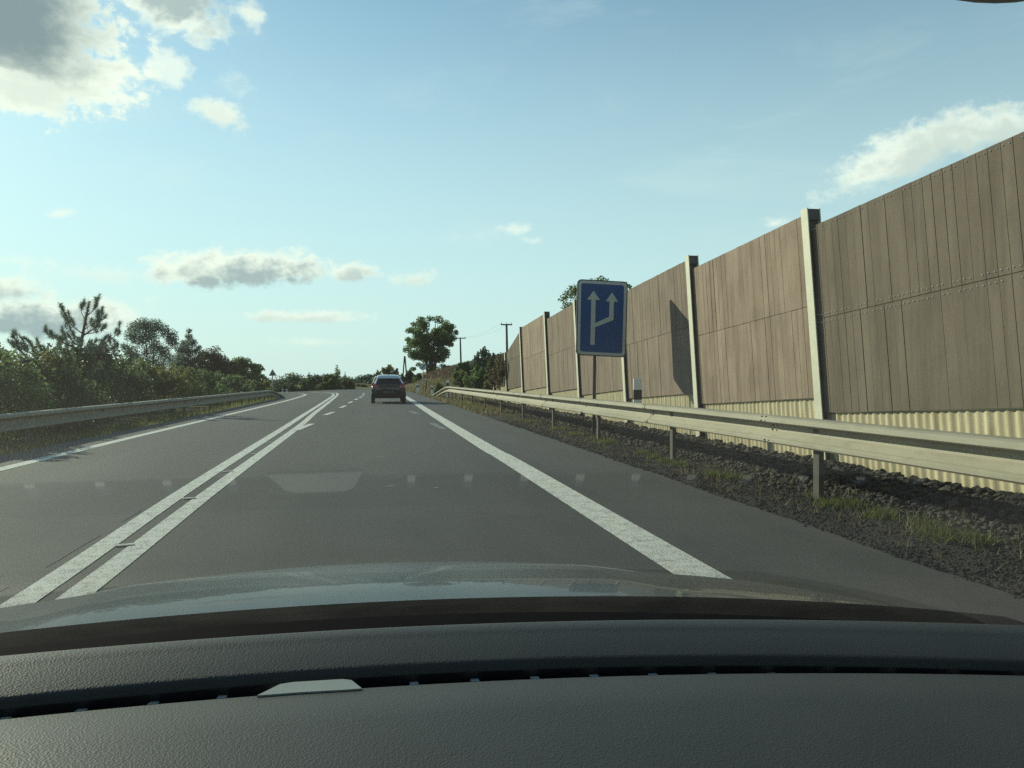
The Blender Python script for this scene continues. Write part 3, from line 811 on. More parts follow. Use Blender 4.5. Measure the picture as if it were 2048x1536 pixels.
def clumps_in(cx, cy, z0, z1, rx, ry_, n, g, shape=None, rmin=.25, rmax=.45):
    out_, rad = [], []
    zm, hz = (z0 + z1) / 2, (z1 - z0) / 2
    for k in range(n):                                               # clumps under the outline
        u = g.normal(size=3); u /= np.linalg.norm(u); u *= g.uniform(.68, .92)
        f = 1.0 if shape is None else shape((u[2] + 1) / 2)
        out_.append((cx + u[0] * rx * f, cy + u[1] * ry_ * f, zm + u[2] * hz)); rad.append(g.uniform(.22, .34) * min(rx, hz))
    n = 2 * n
    while len(out_) < n:
        u = g.uniform(-1, 1, 3)
        if np.dot(u, u) > 1: continue
        zz = (u[2] + 1) / 2
        f = 1.0 if shape is None else shape(zz)
        out_.append((cx + u[0] * rx * f, cy + u[1] * ry_ * f, z0 + (z1 - z0) * zz)); rad.append(g.uniform(rmin, rmax) * min(rx, (z1 - z0) / 2) * (.5 + .5 * f))
    return out_, rad
def tree(name, x, y, zb_, ztop, rx, m, label, cat='tree', group=None, nclump=26, nleaf=6000, leaf=.16, crown0=.25, shape=None, seed=1, trunk_r=.12, rmin=.25, rmax=.5, ry_=None, lean_=0, droop=0, bark=None, stems=1, clumps=None):
    g = np.random.default_rng(seed)
    t = thing(name, (x, y, zb_), label, cat, group)
    h = ztop - zb_; zc0 = zb_ + h * crown0
    if clumps is None: C_, Rr = clumps_in(x + lean_, y, zc0, ztop, rx, ry_ or rx, nclump, g, shape, rmin, rmax)
    else: C_, Rr = clumps
    # keep the crown's clumps inside its outline
    C_ = [(c[0], c[1], min(c[2], ztop - r * .6)) for c, r in zip(C_, Rr)]
    mb = MB()
    for s_ in range(stems):
        ox = 0 if stems == 1 else (s_ - (stems - 1) / 2) * rx * .28
        P = [(x + ox * .2, y, zb_ - .2), (x + ox * .5 + lean_ * .3 + g.uniform(-.05, .05) * h * .3, y + g.uniform(-.1, .1), zb_ + h * .3), (x + ox + lean_ * .7, y, zb_ + h * .6), (x + ox * 1.3 + lean_, y, zb_ + h * .88)]
        mb.tube(P, [trunk_r, trunk_r * .75, trunk_r * .45, trunk_r * .15], 7)
    for c, r in list(zip(C_, Rr))[:40]:
        zz = zb_ + h * crown0 * .6 + (c[2] - zb_ - h * crown0 * .6) * .55
        u = np.clip((zz - zb_) / h, 0, 1)
        ox = 0 if stems == 1 else np.sign(c[0] - x) * rx * .14
        limb(mb, (x + ox + lean_ * u, y, zz), c, trunk_r * .4 * (1 - u) + .01, .008, g, -.1)
    mb.done('trunk', bark or MAT_BARK, t, True)
    V, Q, tn = leaves(C_, Rr, nleaf, leaf, seed + 100, droop=droop)
    big('crown', V, Q, m, t, tn)
    return t
def shrub(x, y, zb_, ztop, rx, m, label, seed, nleaf=5000, leaf=.10, group=None, ry_=None, cat='shrub'):
    g = np.random.default_rng(seed); t = thing('shrub', (x, y, zb_), label, cat, group)
    h = ztop - zb_; C_, Rr = [], []
    for k in range(38):
        a = g.uniform(0, 6.283); q_ = math.sqrt(g.random()); zz = g.uniform(.12, .86) * (1 - .35 * q_ ** 2)
        C_.append((x + rx * q_ * math.cos(a) * (1 - .35 * max(zz - .4, 0)), y + (ry_ or rx) * q_ * math.sin(a), zb_ + h * zz)); Rr.append(g.uniform(.20, .42) * min(rx, h * .6))
    for k in range(20):                                              # shoots above the outline
        a = g.uniform(0, 6.283); q_ = g.random() * .95; c0 = (x + rx * q_ * math.cos(a), y + rx * q_ * math.sin(a)); z1 = g.uniform(.88, 1.10) - .28 * q_ ** 2
        for v in range(3): C_.append((c0[0] + g.normal() * .04, c0[1] + g.normal() * .04, zb_ + h * (z1 - .07 * v))); Rr.append(.085 * rx * g.uniform(.7, 1.3) * (1 + .5 * v))
    mb = MB()
    for k in range(22):
        c = C_[g.integers(len(C_))]; limb(mb, (x + g.uniform(-.3, .3) * rx, y + g.uniform(-.3, .3) * rx, zb_ - .1), c, .025, .006, g, -.15)
    mb.done('stems', MAT_BARK, t, True)
    V, Q, tn = leaves(C_, Rr, nleaf, leaf, seed + 50, .85)
    big('foliage', V, Q, m, t, tn)
    return t

# --- left hedge of single shrubs behind the guardrail: (photo x, y of the top, X, half width, leaves, label)
HEDGE = [
    (-200, 668, -8.6, 1.7, G_OLIVE, 'olive shrub behind the left guardrail, cut by the left edge of the photo'),
    (-60, 700, -8.8, 1.6, G_MID, 'loose green shrub behind the left guardrail at the very left of the photo'),
    (30, 716, -9.2, 1.5, G_OLIVE, 'brownish olive shrub in front of the long low pine branch'),
    (90, 712, -8.8, 1.5, G_DARK, 'dark shrub just left of the pine trunk'),
    (150, 716, -9.4, 1.4, G_DARK, 'dark shrub right in front of the pine trunk'),
    (205, 694, -9.6, 1.4, G_DARK, 'tall dark shrub just right of the pine tree'),
    (252, 716, -9.8, 1.3, G_MID, 'pale topped green shrub between the pine and the forked birch'),
    (300, 736, -9.2, 1.5, G_OLIVE, 'yellowish olive shrub below the forked birch'),
    (345, 738, -9.6, 1.5, G_OLIVE, 'sunlit yellow green shrub below the ragged slender tree'),
    (385, 748, -9.6, 1.4, G_MID, 'low green shrub in front of the rusty tree'),
    (425, 752, -9.4, 1.4, G_DARK, 'low dark shrub right of the rusty tree foot'),
    (462, 760, -9.0, 1.4, G_MID, 'small green shrub behind the last stretch of left guardrail'),
    (500, 764, -8.6, 1.3, G_OLIVE, 'low olive shrub below the round leafy tree'),
]
for i, (px_, py_, X, rx, m_, lab) in enumerate(HEDGE):
    d = ray(px_, py_); s_ = X / d.x; Y = d.y * s_; top = HCAM + d.z * s_
    shrub(X, Y, -.5, top + .1, rx * (1 if i < 9 else 1.25), m_, lab, 300 + i, 14000 if i < 9 else 8000, .10 if i < 9 else .14, 'shrubs behind the left guardrail', rx * 1.5)

# --- the pine
def pine(label):
    PYY = 31.0
    g = np.random.default_rng(11)
    top, mid, bas = at_y(178, 606, PYY), at_y(165, 672, PYY), at_y(150, 728, PYY)
    t = thing('pine_tree', (bas.x - .3, PYY, -.5), label, 'pine tree')
    trunk = MB(); tr = [Vector((bas.x - .35, PYY, -.7)), bas, at_y(158, 698, PYY), mid, at_y(172, 634, PYY), top]
    trunk.tube(tr, [.10, .08, .07, .055, .035, .012], 8)
    tips = []
    def branch(p0, pxs, depth, r0):
        P = [Vector(p0)]
        for k, (x, y) in enumerate(pxs):
            q_ = at_y(x, y, PYY); q_.y = PYY + depth * (k + 1) / len(pxs); P.append(q_)
        trunk.tube(P, [r0 * (1 - .75 * k / (len(P) - 1)) for k in range(len(P))], 6)
        for a, b in zip(P[:-1], P[1:]):
            n = max(2, int((b - a).length / .13))
            for k in range(n):
                u = (k + .6) / n; w0 = .03 if a == P[0] else .10
                if g.random() < w0 + .15 * u: tips.append((a.lerp(b, u), (b - a).normalized()))
                if g.random() < .85 and not (a == P[0] and u < .4):  # side shoots that turn up
                    c0 = a.lerp(b, u); dvec = ((b - a).normalized() * .5 + Vector((g.uniform(-.5, .5), g.uniform(-.9, .9), g.uniform(.25, 1.0)))).normalized()
                    L = g.uniform(.20, .48); e = c0 + dvec * L
                    trunk.tube([c0, e], [.010, .006], 5)
                    for v in (.72, 1.0): tips.append((c0.lerp(e, v), dvec))
        tips.append((P[-1], (P[-1] - P[-2]).normalized())); tips.append((P[-1] + Vector((0, 0, .06)), Vector((0, 0, 1))))
    B = [((158, 698), [(195, 693), (218, 676), (230, 664)], .5, .035), ((158, 698), [(137, 690), (115, 678), (98, 664)], -.3, .035),
         ((156, 706), [(176, 700), (200, 704)], -1.0, .03), ((163, 680), [(140, 668), (126, 655), (122, 636)], .4, .03),
         ((165, 672), [(184, 662), (200, 652), (206, 644)], -.4, .03), ((166, 668), [(150, 654), (142, 640), (138, 622)], -.6, .026),
         ((167, 660), [(186, 644), (195, 626)], .5, .024), ((171, 640), [(160, 626), (157, 612)], .3, .018), ((172, 634), [(188, 622), (196, 610)], -.2, .018),
         ((150, 722), [(110, 718), (70, 710), (45, 702), (25, 688)], .3, .04), ((110, 718), [(90, 700), (60, 690), (38, 676)], -.5, .022), ((150, 716), [(128, 704), (108, 696), (96, 692)], .9, .03),
         ((70, 710), [(54, 716), (22, 696), (12, 690)], .6, .02), ((150, 726), [(120, 730), (80, 734), (40, 728), (14, 716)], -.4, .03),
         ((152, 716), [(182, 714), (214, 700), (224, 690)], .6, .03), ((157, 700), [(150, 690), (134, 686), (120, 690)], 1.2, .02), ((166, 668), [(176, 664), (180, 656)], 1.3, .02), ((160, 690), [(150, 682)], -1.4, .02)]
    for (p, l_, dep, r0) in B: branch(at_y(p[0], p[1], PYY), l_, dep, r0)
    for k in range(6): tips.append((mid.lerp(top, .55 + .09 * k), Vector((g.uniform(-.5, .5), g.uniform(-.5, .5), 1)).normalized()))
    trunk.done('trunk', MAT_BARK_PINE, t, True)
    VV, tn = [], []
    for p, dr in tips:
        dr = (dr + Vector((0, 0, .55))).normalized(); tone = g.random()
        for k in range(58):
            rd = Vector(g.normal(size=3)).normalized(); nd = (dr * .62 + rd).normalized()
            o_ = Vector(p) + dr * g.uniform(-.09, .05); L = g.uniform(.10, .18)
            sd_ = nd.cross(Vector(g.normal(size=3))).normalized() * .0078
            VV += [o_ - sd_, o_ + sd_, o_ + nd * L]; tn += [.5 * tone + .5 * g.random()] * 3
    n = len(VV) // 3
    big('needles', np.array([tuple(v) for v in VV]), np.arange(n * 3).reshape(-1, 3), G_PINE, t, tn)
pine('young open branched pine standing up out of the hedge on the left')

# --- mid-distance trees on the left
def ltree(px_, py_, Y, **kw):
    p = at_y(px_, py_, Y); return p
p = at_y(298, 636, 80); zb = -1.2
W80 = lambda n: n / F * 80
cl = [(250, 690, .5), (262, 668, .8), (270, 652, .9), (285, 645, .9), (300, 650, .9), (312, 645, .7), (325, 655, .8), (340, 668, .9), (346, 682, .7), (300, 670, 1.0), (280, 675, 1.0), (262, 700, .8), (275, 712, .8), (296, 700, .7), (312, 690, .8), (325, 700, .8), (335, 712, .9), (306, 718, .7), (290, 725, .7), (320, 728, .8)]
cl = [(at_y(x, y, 80 + random.uniform(-.8, .8)), r * .85) for x, y, r in cl]
tree('birch_tree', at_y(300, 700, 80).x, 80, zb, p.z, 2.2, G_BLUE, 'forked birch with ragged drooping crown right of the pine', clumps=([tuple(c) for c, r in cl], [r for c, r in cl]), nleaf=17000, leaf=.13, seed=21, trunk_r=.13, stems=2, droop=.55)
cl = [(378, 660, .35), (378, 672, .5), (385, 684, .6), (370, 686, .6), (362, 698, .7), (376, 702, .8), (392, 700, .5), (398, 694, .35), (360, 716, .8), (378, 722, .9), (395, 716, .5), (350, 728, .8), (366, 736, .9), (385, 738, .8), (402, 706, .3)]
cl = [(at_y(x, y, 84 + random.uniform(-.8, .8)), r * .85) for x, y, r in cl]
p = at_y(377, 648, 84)
tree('slender_tree', at_y(376, 700, 84).x, 84, zb, p.z, 1.6, G_BLUE, 'ragged slender tree with pointed top between birch and rusty tree', clumps=([tuple(c) for c, r in cl], [r for c, r in cl]), nleaf=11000, leaf=.13, seed=22, trunk_r=.10, droop=.3)
p = at_y(424, 692, 86); tree('rusty_tree', p.x, 86, -1.2, p.z + .1, 2.3, G_RED, 'rusty brown tree left of the round leafy tree', nclump=26, nleaf=12000, leaf=.18, crown0=.15, seed=23, shape=lambda z: 1.05 - .55 * z)
p = at_y(452, 714, 88); tree('rusty_tree', p.x, 88, -1.2, p.z, 1.5, G_RED, 'small dark reddish tree squeezed against the round leafy tree', nclump=16, nleaf=7000, leaf=.18, crown0=.15, seed=24)
p = at_y(490, 712, 90); tree('round_tree', p.x, 90, -1.2, p.z, 1.55, G_MID, 'round leafy green tree at the right end of the left hedge', nclump=24, nleaf=10000, leaf=.18, crown0=.15, seed=25)
p = at_y(515, 722, 92); tree('round_tree', p.x, 92, -1.2, p.z, .95, G_MID, 'small sparse green tree against the right side of the round leafy tree', nclump=16, nleaf=4200, leaf=.16, crown0=.2, seed=26)
p = at_y(404, 700, 80)

# --- far wood beyond the bend, single trees
FAR = [  # photo x, top y, half width px, Y, material, label, kind
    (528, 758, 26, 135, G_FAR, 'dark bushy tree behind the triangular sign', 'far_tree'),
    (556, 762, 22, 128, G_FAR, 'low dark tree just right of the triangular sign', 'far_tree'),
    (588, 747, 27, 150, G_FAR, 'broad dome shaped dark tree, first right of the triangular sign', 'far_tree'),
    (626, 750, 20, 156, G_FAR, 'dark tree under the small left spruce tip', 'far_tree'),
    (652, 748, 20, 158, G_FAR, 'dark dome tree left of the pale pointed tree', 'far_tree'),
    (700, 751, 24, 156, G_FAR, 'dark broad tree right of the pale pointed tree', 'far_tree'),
    (728, 750, 18, 160, G_BLUE, 'bluish far tree left of the car roof', 'far_tree'),
    (745, 748, 14, 165, G_BLUE, 'bluish far tree directly beside the car roof', 'far_tree'),
]
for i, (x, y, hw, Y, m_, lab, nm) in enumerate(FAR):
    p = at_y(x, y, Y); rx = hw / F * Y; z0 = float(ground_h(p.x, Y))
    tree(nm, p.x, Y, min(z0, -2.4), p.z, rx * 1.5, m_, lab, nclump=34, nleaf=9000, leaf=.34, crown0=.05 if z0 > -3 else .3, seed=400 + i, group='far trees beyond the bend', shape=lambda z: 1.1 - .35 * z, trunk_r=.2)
for x, y, Y, lab in ((618, 739, 170, 'tiny dark spruce tip rising left of the pale pointed tree'), (690, 741, 170, 'tiny dark spruce tip rising just right of the pale pointed tree')):
    p = at_y(x, y, Y); g = np.random.default_rng(int(x)); cl = [((p.x, Y, p.z - .4 - k * .35), .12 + .13 * k) for k in range(9)]
    tree('spruce', p.x, Y, -5, p.z, .9, G_DARK, lab, 'spruce', 'far spruces', clumps=([c for c, r in cl], [r for c, r in cl]), nleaf=900, leaf=.26, seed=int(x))
p = at_y(674, 727, 112); cl = [((p.x + random.uniform(-.12, .12) * k * .3, 112 + random.uniform(-.3, .3), p.z - .25 - k * .31), .20 + .085 * k) for k in range(12)]
tree('pointed_tree', p.x, 112, -1.0, p.z, 1.1, G_MID, 'pale green pointed young tree standing above the shrubs beyond the bend', clumps=([c for c, r in cl], [r for c, r in cl]), nleaf=2600, leaf=.2, seed=61)
for i, (x, y, hw, Y, m_, lab) in enumerate([
    (619, 756, 21, 84, G_MID, 'rounded green shrub left of the pale pointed tree beyond the bend'),
    (662, 752, 17, 86, G_MID, 'green shrub at the foot of the pale pointed tree'),
    (692, 762, 15, 88, G_OLIVE, 'low olive shrub right of the pale pointed tree'),
    (778, 733, 27, 104, G_OLIVE, 'olive green bush directly behind the car roof'),
    (757, 745, 10, 110, G_MID, 'small green bush behind the left edge of the car roof')]):
    p = at_y(x, y, Y); shrub(p.x, Y, -.3, p.z, hw / F * Y, m_, lab, 700 + i, 8000, .2, 'shrubs beyond the bend')
for i, x in enumerate((520, 546, 572, 598, 640, 676, 716)):
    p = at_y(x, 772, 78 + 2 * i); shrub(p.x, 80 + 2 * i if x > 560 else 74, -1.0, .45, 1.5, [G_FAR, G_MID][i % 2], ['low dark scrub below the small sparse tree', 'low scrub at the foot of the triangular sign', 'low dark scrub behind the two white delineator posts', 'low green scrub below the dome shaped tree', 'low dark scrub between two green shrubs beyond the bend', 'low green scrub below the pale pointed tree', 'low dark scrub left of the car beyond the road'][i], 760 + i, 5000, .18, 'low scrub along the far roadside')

# --- big tree and hill scrub on the right
YB = 120
gB = np.random.default_rng(5); C_, Rr = [], []
outline = [(812, 700), (815, 680), (816, 660), (826, 646), (842, 638), (860, 634), (878, 636), (893, 645), (905, 652), (914, 664), (909, 676), (903, 690), (892, 704), (885, 716), (870, 722), (850, 724), (830, 716), (822, 708)]
for x, y in outline:
    x2 = 861 + (x - 861) * .95; y2 = 680 + (y - 680) * .93
    C_.append(tuple(at_y(x2, y2, YB + gB.uniform(-2, 2)))); Rr.append(.66 * gB.uniform(.8, 1.2))
for k in range(75):
    x = gB.uniform(822, 902); y = gB.uniform(646, 722)
    if ((x - 861) / 44) ** 2 + ((y - 682) / 42) ** 2 > 1: continue
    C_.append(tuple(at_y(x, y, YB + gB.uniform(-2.5, 2.5)))); Rr.append(.8 * gB.uniform(.7, 1.25))
for x, y in ((838, 730), (852, 734), (872, 736), (886, 732), (826, 738), (898, 740)): C_.append(tuple(at_y(x, y, YB - 1))); Rr.append(.5)
pb = at_y(862, 742, YB)
tree('broadleaf_tree', pb.x, YB, pb.z - .6, at_y(862, 631, YB).z, 3.6, G_MID, 'big round leafy tree on the hill right of the car', clumps=(C_, Rr), nleaf=23000, leaf=.26, seed=71, trunk_r=.28, stems=4)
HILL = [(930, 726, 20, 75, G_MID, 'green bush on the hill below the middle utility pole', .22), (968, 698, 22, 82, G_BLUE, 'bluish bush rising above the hill scrub left of the barrier end', .2),
        (955, 735, 30, 56, G_MID, 'mid green roadside bush left of the barrier end', .13), (984, 722, 17, 52, G_OLIVE, 'olive bush leaning on the far end of the noise barrier', .12), (926, 745, 15, 62, G_OLIVE, 'low olive bush at the left end of the roadside bushes', .14),
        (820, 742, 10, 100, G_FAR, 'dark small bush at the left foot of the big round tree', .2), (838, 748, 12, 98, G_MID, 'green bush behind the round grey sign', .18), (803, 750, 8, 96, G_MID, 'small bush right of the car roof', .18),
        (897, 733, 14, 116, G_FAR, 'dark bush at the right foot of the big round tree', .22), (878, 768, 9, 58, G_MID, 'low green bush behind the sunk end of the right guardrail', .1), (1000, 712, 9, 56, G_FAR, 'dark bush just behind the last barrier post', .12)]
for i, (x, y, hw, Y, m_, lab, lf) in enumerate(HILL):
    p = at_y(x, y, Y); z0 = float(ground_h(p.x, Y)) - .2
    shrub(p.x, Y, min(z0, p.z - .5), p.z, hw / F * Y, m_, lab, 800 + i, 9000, lf, 'bushes on the right-hand hill')
# creeper over the end of the barrier
t = thing('creeper', (5.8, 38.4, .9), 'dark creeper hanging over the far low end of the noise barrier', 'creeper'); C_, Rr = [], []
for x, y, r_ in ((1000, 722, .22), (996, 735, .26), (1003, 740, .2), (993, 750, .22), (998, 758, .16), (997, 768, .10), (1006, 726, .15), (989, 742, .25), (986, 760, .25), (1002, 748, .14)):
    q_ = at_x(x, y, 5.72); C_.append(tuple(q_)); Rr.append(r_)
mb = MB(); g = np.random.default_rng(3)
for c in C_: limb(mb, (6.0, 38.6, 1.9), c, .015, .005, g, .1)
mb.done('stems', MAT_BARK, t); V, Q, tn = leaves(C_, Rr, 2600, .10, 9, 1.0, .25); big('foliage', V, Q, G_RED, t, tn)
# tree behind the barrier, above the blue sign
C_, Rr = [], []
for x, y, r_ in ((1128, 598, .35), (1140, 588, .45), (1148, 578, .4), (1160, 585, .55), (1185, 570, .5), (1200, 562, .45), (1212, 568, .4), (1225, 575, .45), (1240, 578, .35), (1258, 574, .25), (1265, 585, .3), (1135, 612, .4), (1160, 610, .7), (1190, 600, .8), (1220, 600, .7), (1245, 600, .6), (1180, 630, .9), (1220, 630, .9)):
    C_.append(tuple(at_y(x, y, 36 + random.uniform(-.5, .5)))); Rr.append(r_ * .75)
pb = at_y(1195, 640, 36)
tree('hidden_tree', pb.x, 36, 0, at_y(1200, 556, 36).z, 2, G_MID, 'leafy tree behind the noise barrier peeping over it at the blue sign', clumps=(C_, Rr), nleaf=4200, leaf=.12, seed=81, trunk_r=.12)

# --- grass
def blades(name, pts, hmin, hmax, m, seed, width=.012, leanf=.6, kind='stuff', parent=None, tone_by=None):
    g = np.random.default_rng(seed); pts = np.asarray(pts, float); n = len(pts)
    h = g.uniform(hmin, hmax, n); a = g.uniform(0, 6.283, n); sd_ = np.stack([np.cos(a), np.sin(a), np.zeros(n)], 1) * width * g.uniform(.6, 1.4, n)[:, None]
    b = g.uniform(0, 6.283, n); ln = g.random(n) * leanf
    tip = pts + np.stack([np.cos(b) * ln * h, np.sin(b) * ln * h, h * (1 - .3 * ln)], 1)
    V = np.stack([pts - sd_, pts + sd_, tip], 1).reshape(-1, 3)
    tn = np.repeat(np.clip(g.random(n) if tone_by is None else tone_by + .3 * (g.random(n) - .5), 0, 1), 3)
    return tag(big(name, V, np.arange(n * 3).reshape(-1, 3), m, parent, tn), kind=kind)
P = []
for x, y, rad, n in ((1212, 884, .22, 500), (1190, 876, .15, 200), (1308, 914, .10, 120), (1362, 930, .16, 300), (1430, 948, .18, 260), (1470, 955, .16, 160), (1285, 905, .15, 160), (1660, 1008, .17, 330), (1705, 1010, .16, 420), (1760, 1032, .17, 420), (1850, 1052, .14, 480), (1890, 1074, .18, 620), (1950, 1080, .16, 520), (1330, 922, .12, 150), (1120, 857, .3, 500), (1060, 842, .35, 500), (1625, 990, .08, 90), (1150, 868, .25, 250), (1020, 832, .35, 400)):
    c0 = at_z(x, y)
    for k in range(int(n * .7)):
        dx, dy = rng.normal(size=2) * rad * .42; xx, yy = c0.x + dx, c0.y + dy * 1.3
        P.append((xx, yy, gz(xx, yy)))
blades('grass_tufts', P, .035, .125, G_GRASS, 31, .006, 1.0)
P = []
for k in range(420):
    y = 4.5 + 22 * rng.random() ** 1.3; x = 3.75 + 1.9 * rng.random() ** 1.4
    for j in range(rng.integers(2, 8)):
        xx, yy = x + rng.normal() * .03, y + rng.normal() * .03; P.append((xx, yy, gz(xx, yy)))
blades('dead_weeds', P, .04, .16, G_DRY, 39, .0035, 1.2)
P = []
for k in range(16000):
    y = 26 + 62 * rng.random() ** 1.2; x = 3.42 + (y > 30) * .0 + 5.5 * rng.random() ** 1.5
    if y < 40 and x > 5.8: continue
    if y < 33 and rng.random() < (33 - y) / 8: continue
    P.append((x - .008 * max(y - 35, 0), y, float(ground_h(x, y)) + .02 if y > 33 else -.03))
blades('roadside_grass', P, .06, .26, G_DRY, 32, .018, .9)
P = []
for k in range(5200):
    y = 30 + 26 * rng.random(); x = 3.5 + 1.1 * rng.random(); P.append((x, y, -.05))
blades('verge_grass', P, .05, .17, G_GRASS, 33, .016, .9)
P = []
for k in range(15000):
    y = 3 + 50 * rng.random() ** 1.3; x = -5.62 - 1.9 * rng.random() + .006 * max(y - 20, 0)
    P.append((x, y, -.10 - .12 * float(sm(-5.7, -7, x))))
blades('left_verge_grass', P, .05, .22, G_OLIVE, 34, .011, .9)
P = []
for k in range(5000):
    y = 40 + 26 * rng.random(); x = -5.4 - 3 * rng.random(); P.append((x, y, -.12))
blades('left_verge_green_grass', P, .05, .2, G_GRASS, 35, .016, .9)
P = []
for k in range(26000):
    y = 66 + 52 * rng.random(); x = 4.5 + 22 * rng.random(); P.append((x, y, float(ground_h(x, y))))
P = np.array(P); up = P[:, 2] > .9
blades('hill_weeds', P[up], .25, .8, G_WEED, 36, .035, .7)
blades('hill_grass', P[~up], .15, .45, G_DRY, 37, .03, .8)
P = []
for k in range(7000):
    y = 86 + 18 * rng.random(); x = -14 + 17 * rng.random(); P.append((x, y, float(ground_h(x, y))))
P = [p_ for p_ in P if p_[1] > 93 or p_[0] < -7]
blades('far_roadside_grass', P, .15, .4, G_DRY, 38, .035, .8)

# ------------------------------------------------------------------ car ahead
def carpaint(name, col, metal=.3):
    M = Mat(name, col, .32, metal, .5); M.b.inputs['Coat Weight'].default_value = 1.0; M.b.inputs['Coat Roughness'].default_value = .05
    fl = M.noise(M.pos(), 900, 1, .5); M.base(M.mix(M.range(fl, .3, .7, 0, .5), col, tuple(v * 1.5 for v in col))); return M.m
MAT_NAVY = carpaint('navy_car_paint', (.008, .012, .022), .0)
MAT_NAVY.node_tree.nodes['Principled BSDF'].inputs['Coat Weight'].default_value = 1.0
MAT_NAVY.node_tree.nodes['Principled BSDF'].inputs['Specular IOR Level'].default_value = .2
MAT_CARGLASS = m_simple('tinted_car_glass', (.006, .008, .008), .08, 0, .05, 3, 0, .22)
MAT_TYRE = m_simple('tyre_rubber', (.014, .014, .014), .85, 0, .15, 10)
MAT_RIM = m_simple('alloy_rim', (.45, .45, .45), .3, .9, .06, 5)
MAT_TAIL = Mat('tail_light_red', (.45, .02, .015), .15, 0, .6).m
MAT_TAIL.node_tree.nodes['Principled BSDF'].inputs['Coat Weight'].default_value = 1
MAT_BUMPER = m_simple('dark_bumper', (.010, .011, .013), .6, 0, .1, 6, 0, .15)
MAT_PLATE = m_simple('plate_grey', (.035, .037, .042), .5, 0, .06, 4)
CX0, CY0, SC = .74, 38.6, .905
hatch = thing('hatchback_car', (CX0, CY0, 0), 'dark navy hatchback driving ahead in the right lane', 'car')
def cp(x, y, z): return (CX0 + x * SC, CY0 + y * SC, z * SC)
#        y     zbot  zbelt ztop  wbot wbelt wtop
ST = [(.00, .34, .80, .98, .74, .80, .60), (.06, .28, .86, 1.04, .82, .86, .63), (.22, .26, .93, 1.14, .86, .885, .61), (.42, .25, .95, 1.275, .87, .89, .585), (.80, .25, .95, 1.40, .875, .89, .57),
      (1.3, .25, .945, 1.475, .88, .89, .57), (2.0, .25, .94, 1.465, .88, .89, .58), (2.5, .25, .93, 1.39, .88, .885, .59), (2.95, .25, .92, 1.18, .88, .88, .63), (3.25, .25, .91, .99, .875, .87, .68), (3.7, .26, .83, .90, .86, .82, .62), (4.0, .30, .68, .78, .80, .74, .52), (4.10, .36, .58, .66, .70, .62, .42)]
V = []; Fc = []
for (y, zb_, zm, zt_, wb, wm, wt) in ST:
    half = [(.55 * wb, zb_), (wb * .95, zb_ + .03), (wb, zb_ + .14), (wm * 1.0, (zb_ + zm) / 2), (wm * .985, zm - .06), (wm * .94, zm), (wt + (wm * .93 - wt) * .35, zm + (zt_ - zm) * .6), (wt * 1.0, zm + (zt_ - zm) * .93), (wt * .86, zt_ - .004), (wt * .45, zt_ + .012)]
    ring = [(x, z) for x, z in half] + [(-x, z) for x, z in half[::-1]]
    V += [cp(x, y, z) for x, z in ring]
m_ = 20
for i in range(len(ST) - 1):
    for k in range(m_): Fc.append((i * m_ + k, i * m_ + (k + 1) % m_, (i + 1) * m_ + (k + 1) % m_, (i + 1) * m_ + k))
Fc.append(tuple(range(m_ - 1, -1, -1))); Fc.append(tuple((len(ST) - 1) * m_ + k for k in range(m_)))
body = build('body', V, Fc, MAT_NAVY, hatch, True)
sb = body.modifiers.new('subdiv', 'SUBSURF'); sb.levels = 1; sb.render_levels = 2
def patch(name, pts, m, parent=hatch, th=.015):
    P = [Vector(cp(*p_)) for p_ in pts]; n = (P[1] - P[0]).cross(P[2] - P[0]).normalized()
    if n.y > 0 and abs(n.y) > .2: n = -n
    N = len(P); V = [p_ + n * th for p_ in P] + [p_ - n * .03 for p_ in P]
    return build(name, V, [tuple(range(N)), tuple(range(2 * N - 1, N - 1, -1))] + [(k, N + k, N + (k + 1) % N, (k + 1) % N) for k in range(N)], m, parent)
def ysl(z): return .0 + (z - .98) / (1.275 - .98) * .42
rw = patch('rear_window', [(-.60, ysl(1.0) - .01, 1.0), (.60, ysl(1.0) - .01, 1.0), (.585, ysl(1.10), 1.10), (.52, ysl(1.235) + .01, 1.235), (.46, ysl(1.255) + .01, 1.255), (-.46, ysl(1.255) + .01, 1.255), (-.52, ysl(1.235) + .01, 1.235), (-.585, ysl(1.10), 1.10)], MAT_CARGLASS, th=.02)
patch('lower_window', [(-.50, -.02, .80), (.50, -.02, .80), (.56, -.008, .945), (-.56, -.008, .945)], MAT_CARGLASS, th=.012)
sp_ = MB()
V, Fc = grid(lambda u, v: cp(u * (.56 - .02 * v), .34 + .30 * v - .05 * (1 - v) * (1 - u * u), 1.285 + .085 * v - .012 * u * u), np.linspace(-1, 1, 9), [0, .5, 1]); sp_.add(V, Fc)
V2 = [(v[0], v[1] + .01, v[2] - .028) for v in V]; sp_.add(V2, [f[::-1] for f in Fc])
nV = len(V); sp_.add([V[k] for k in range(9)] + [V2[k] for k in range(9)], [(k, 9 + k, 10 + k, k + 1) for k in range(8)])
sp_.done('roof_spoiler', MAT_NAVY, hatch, True)
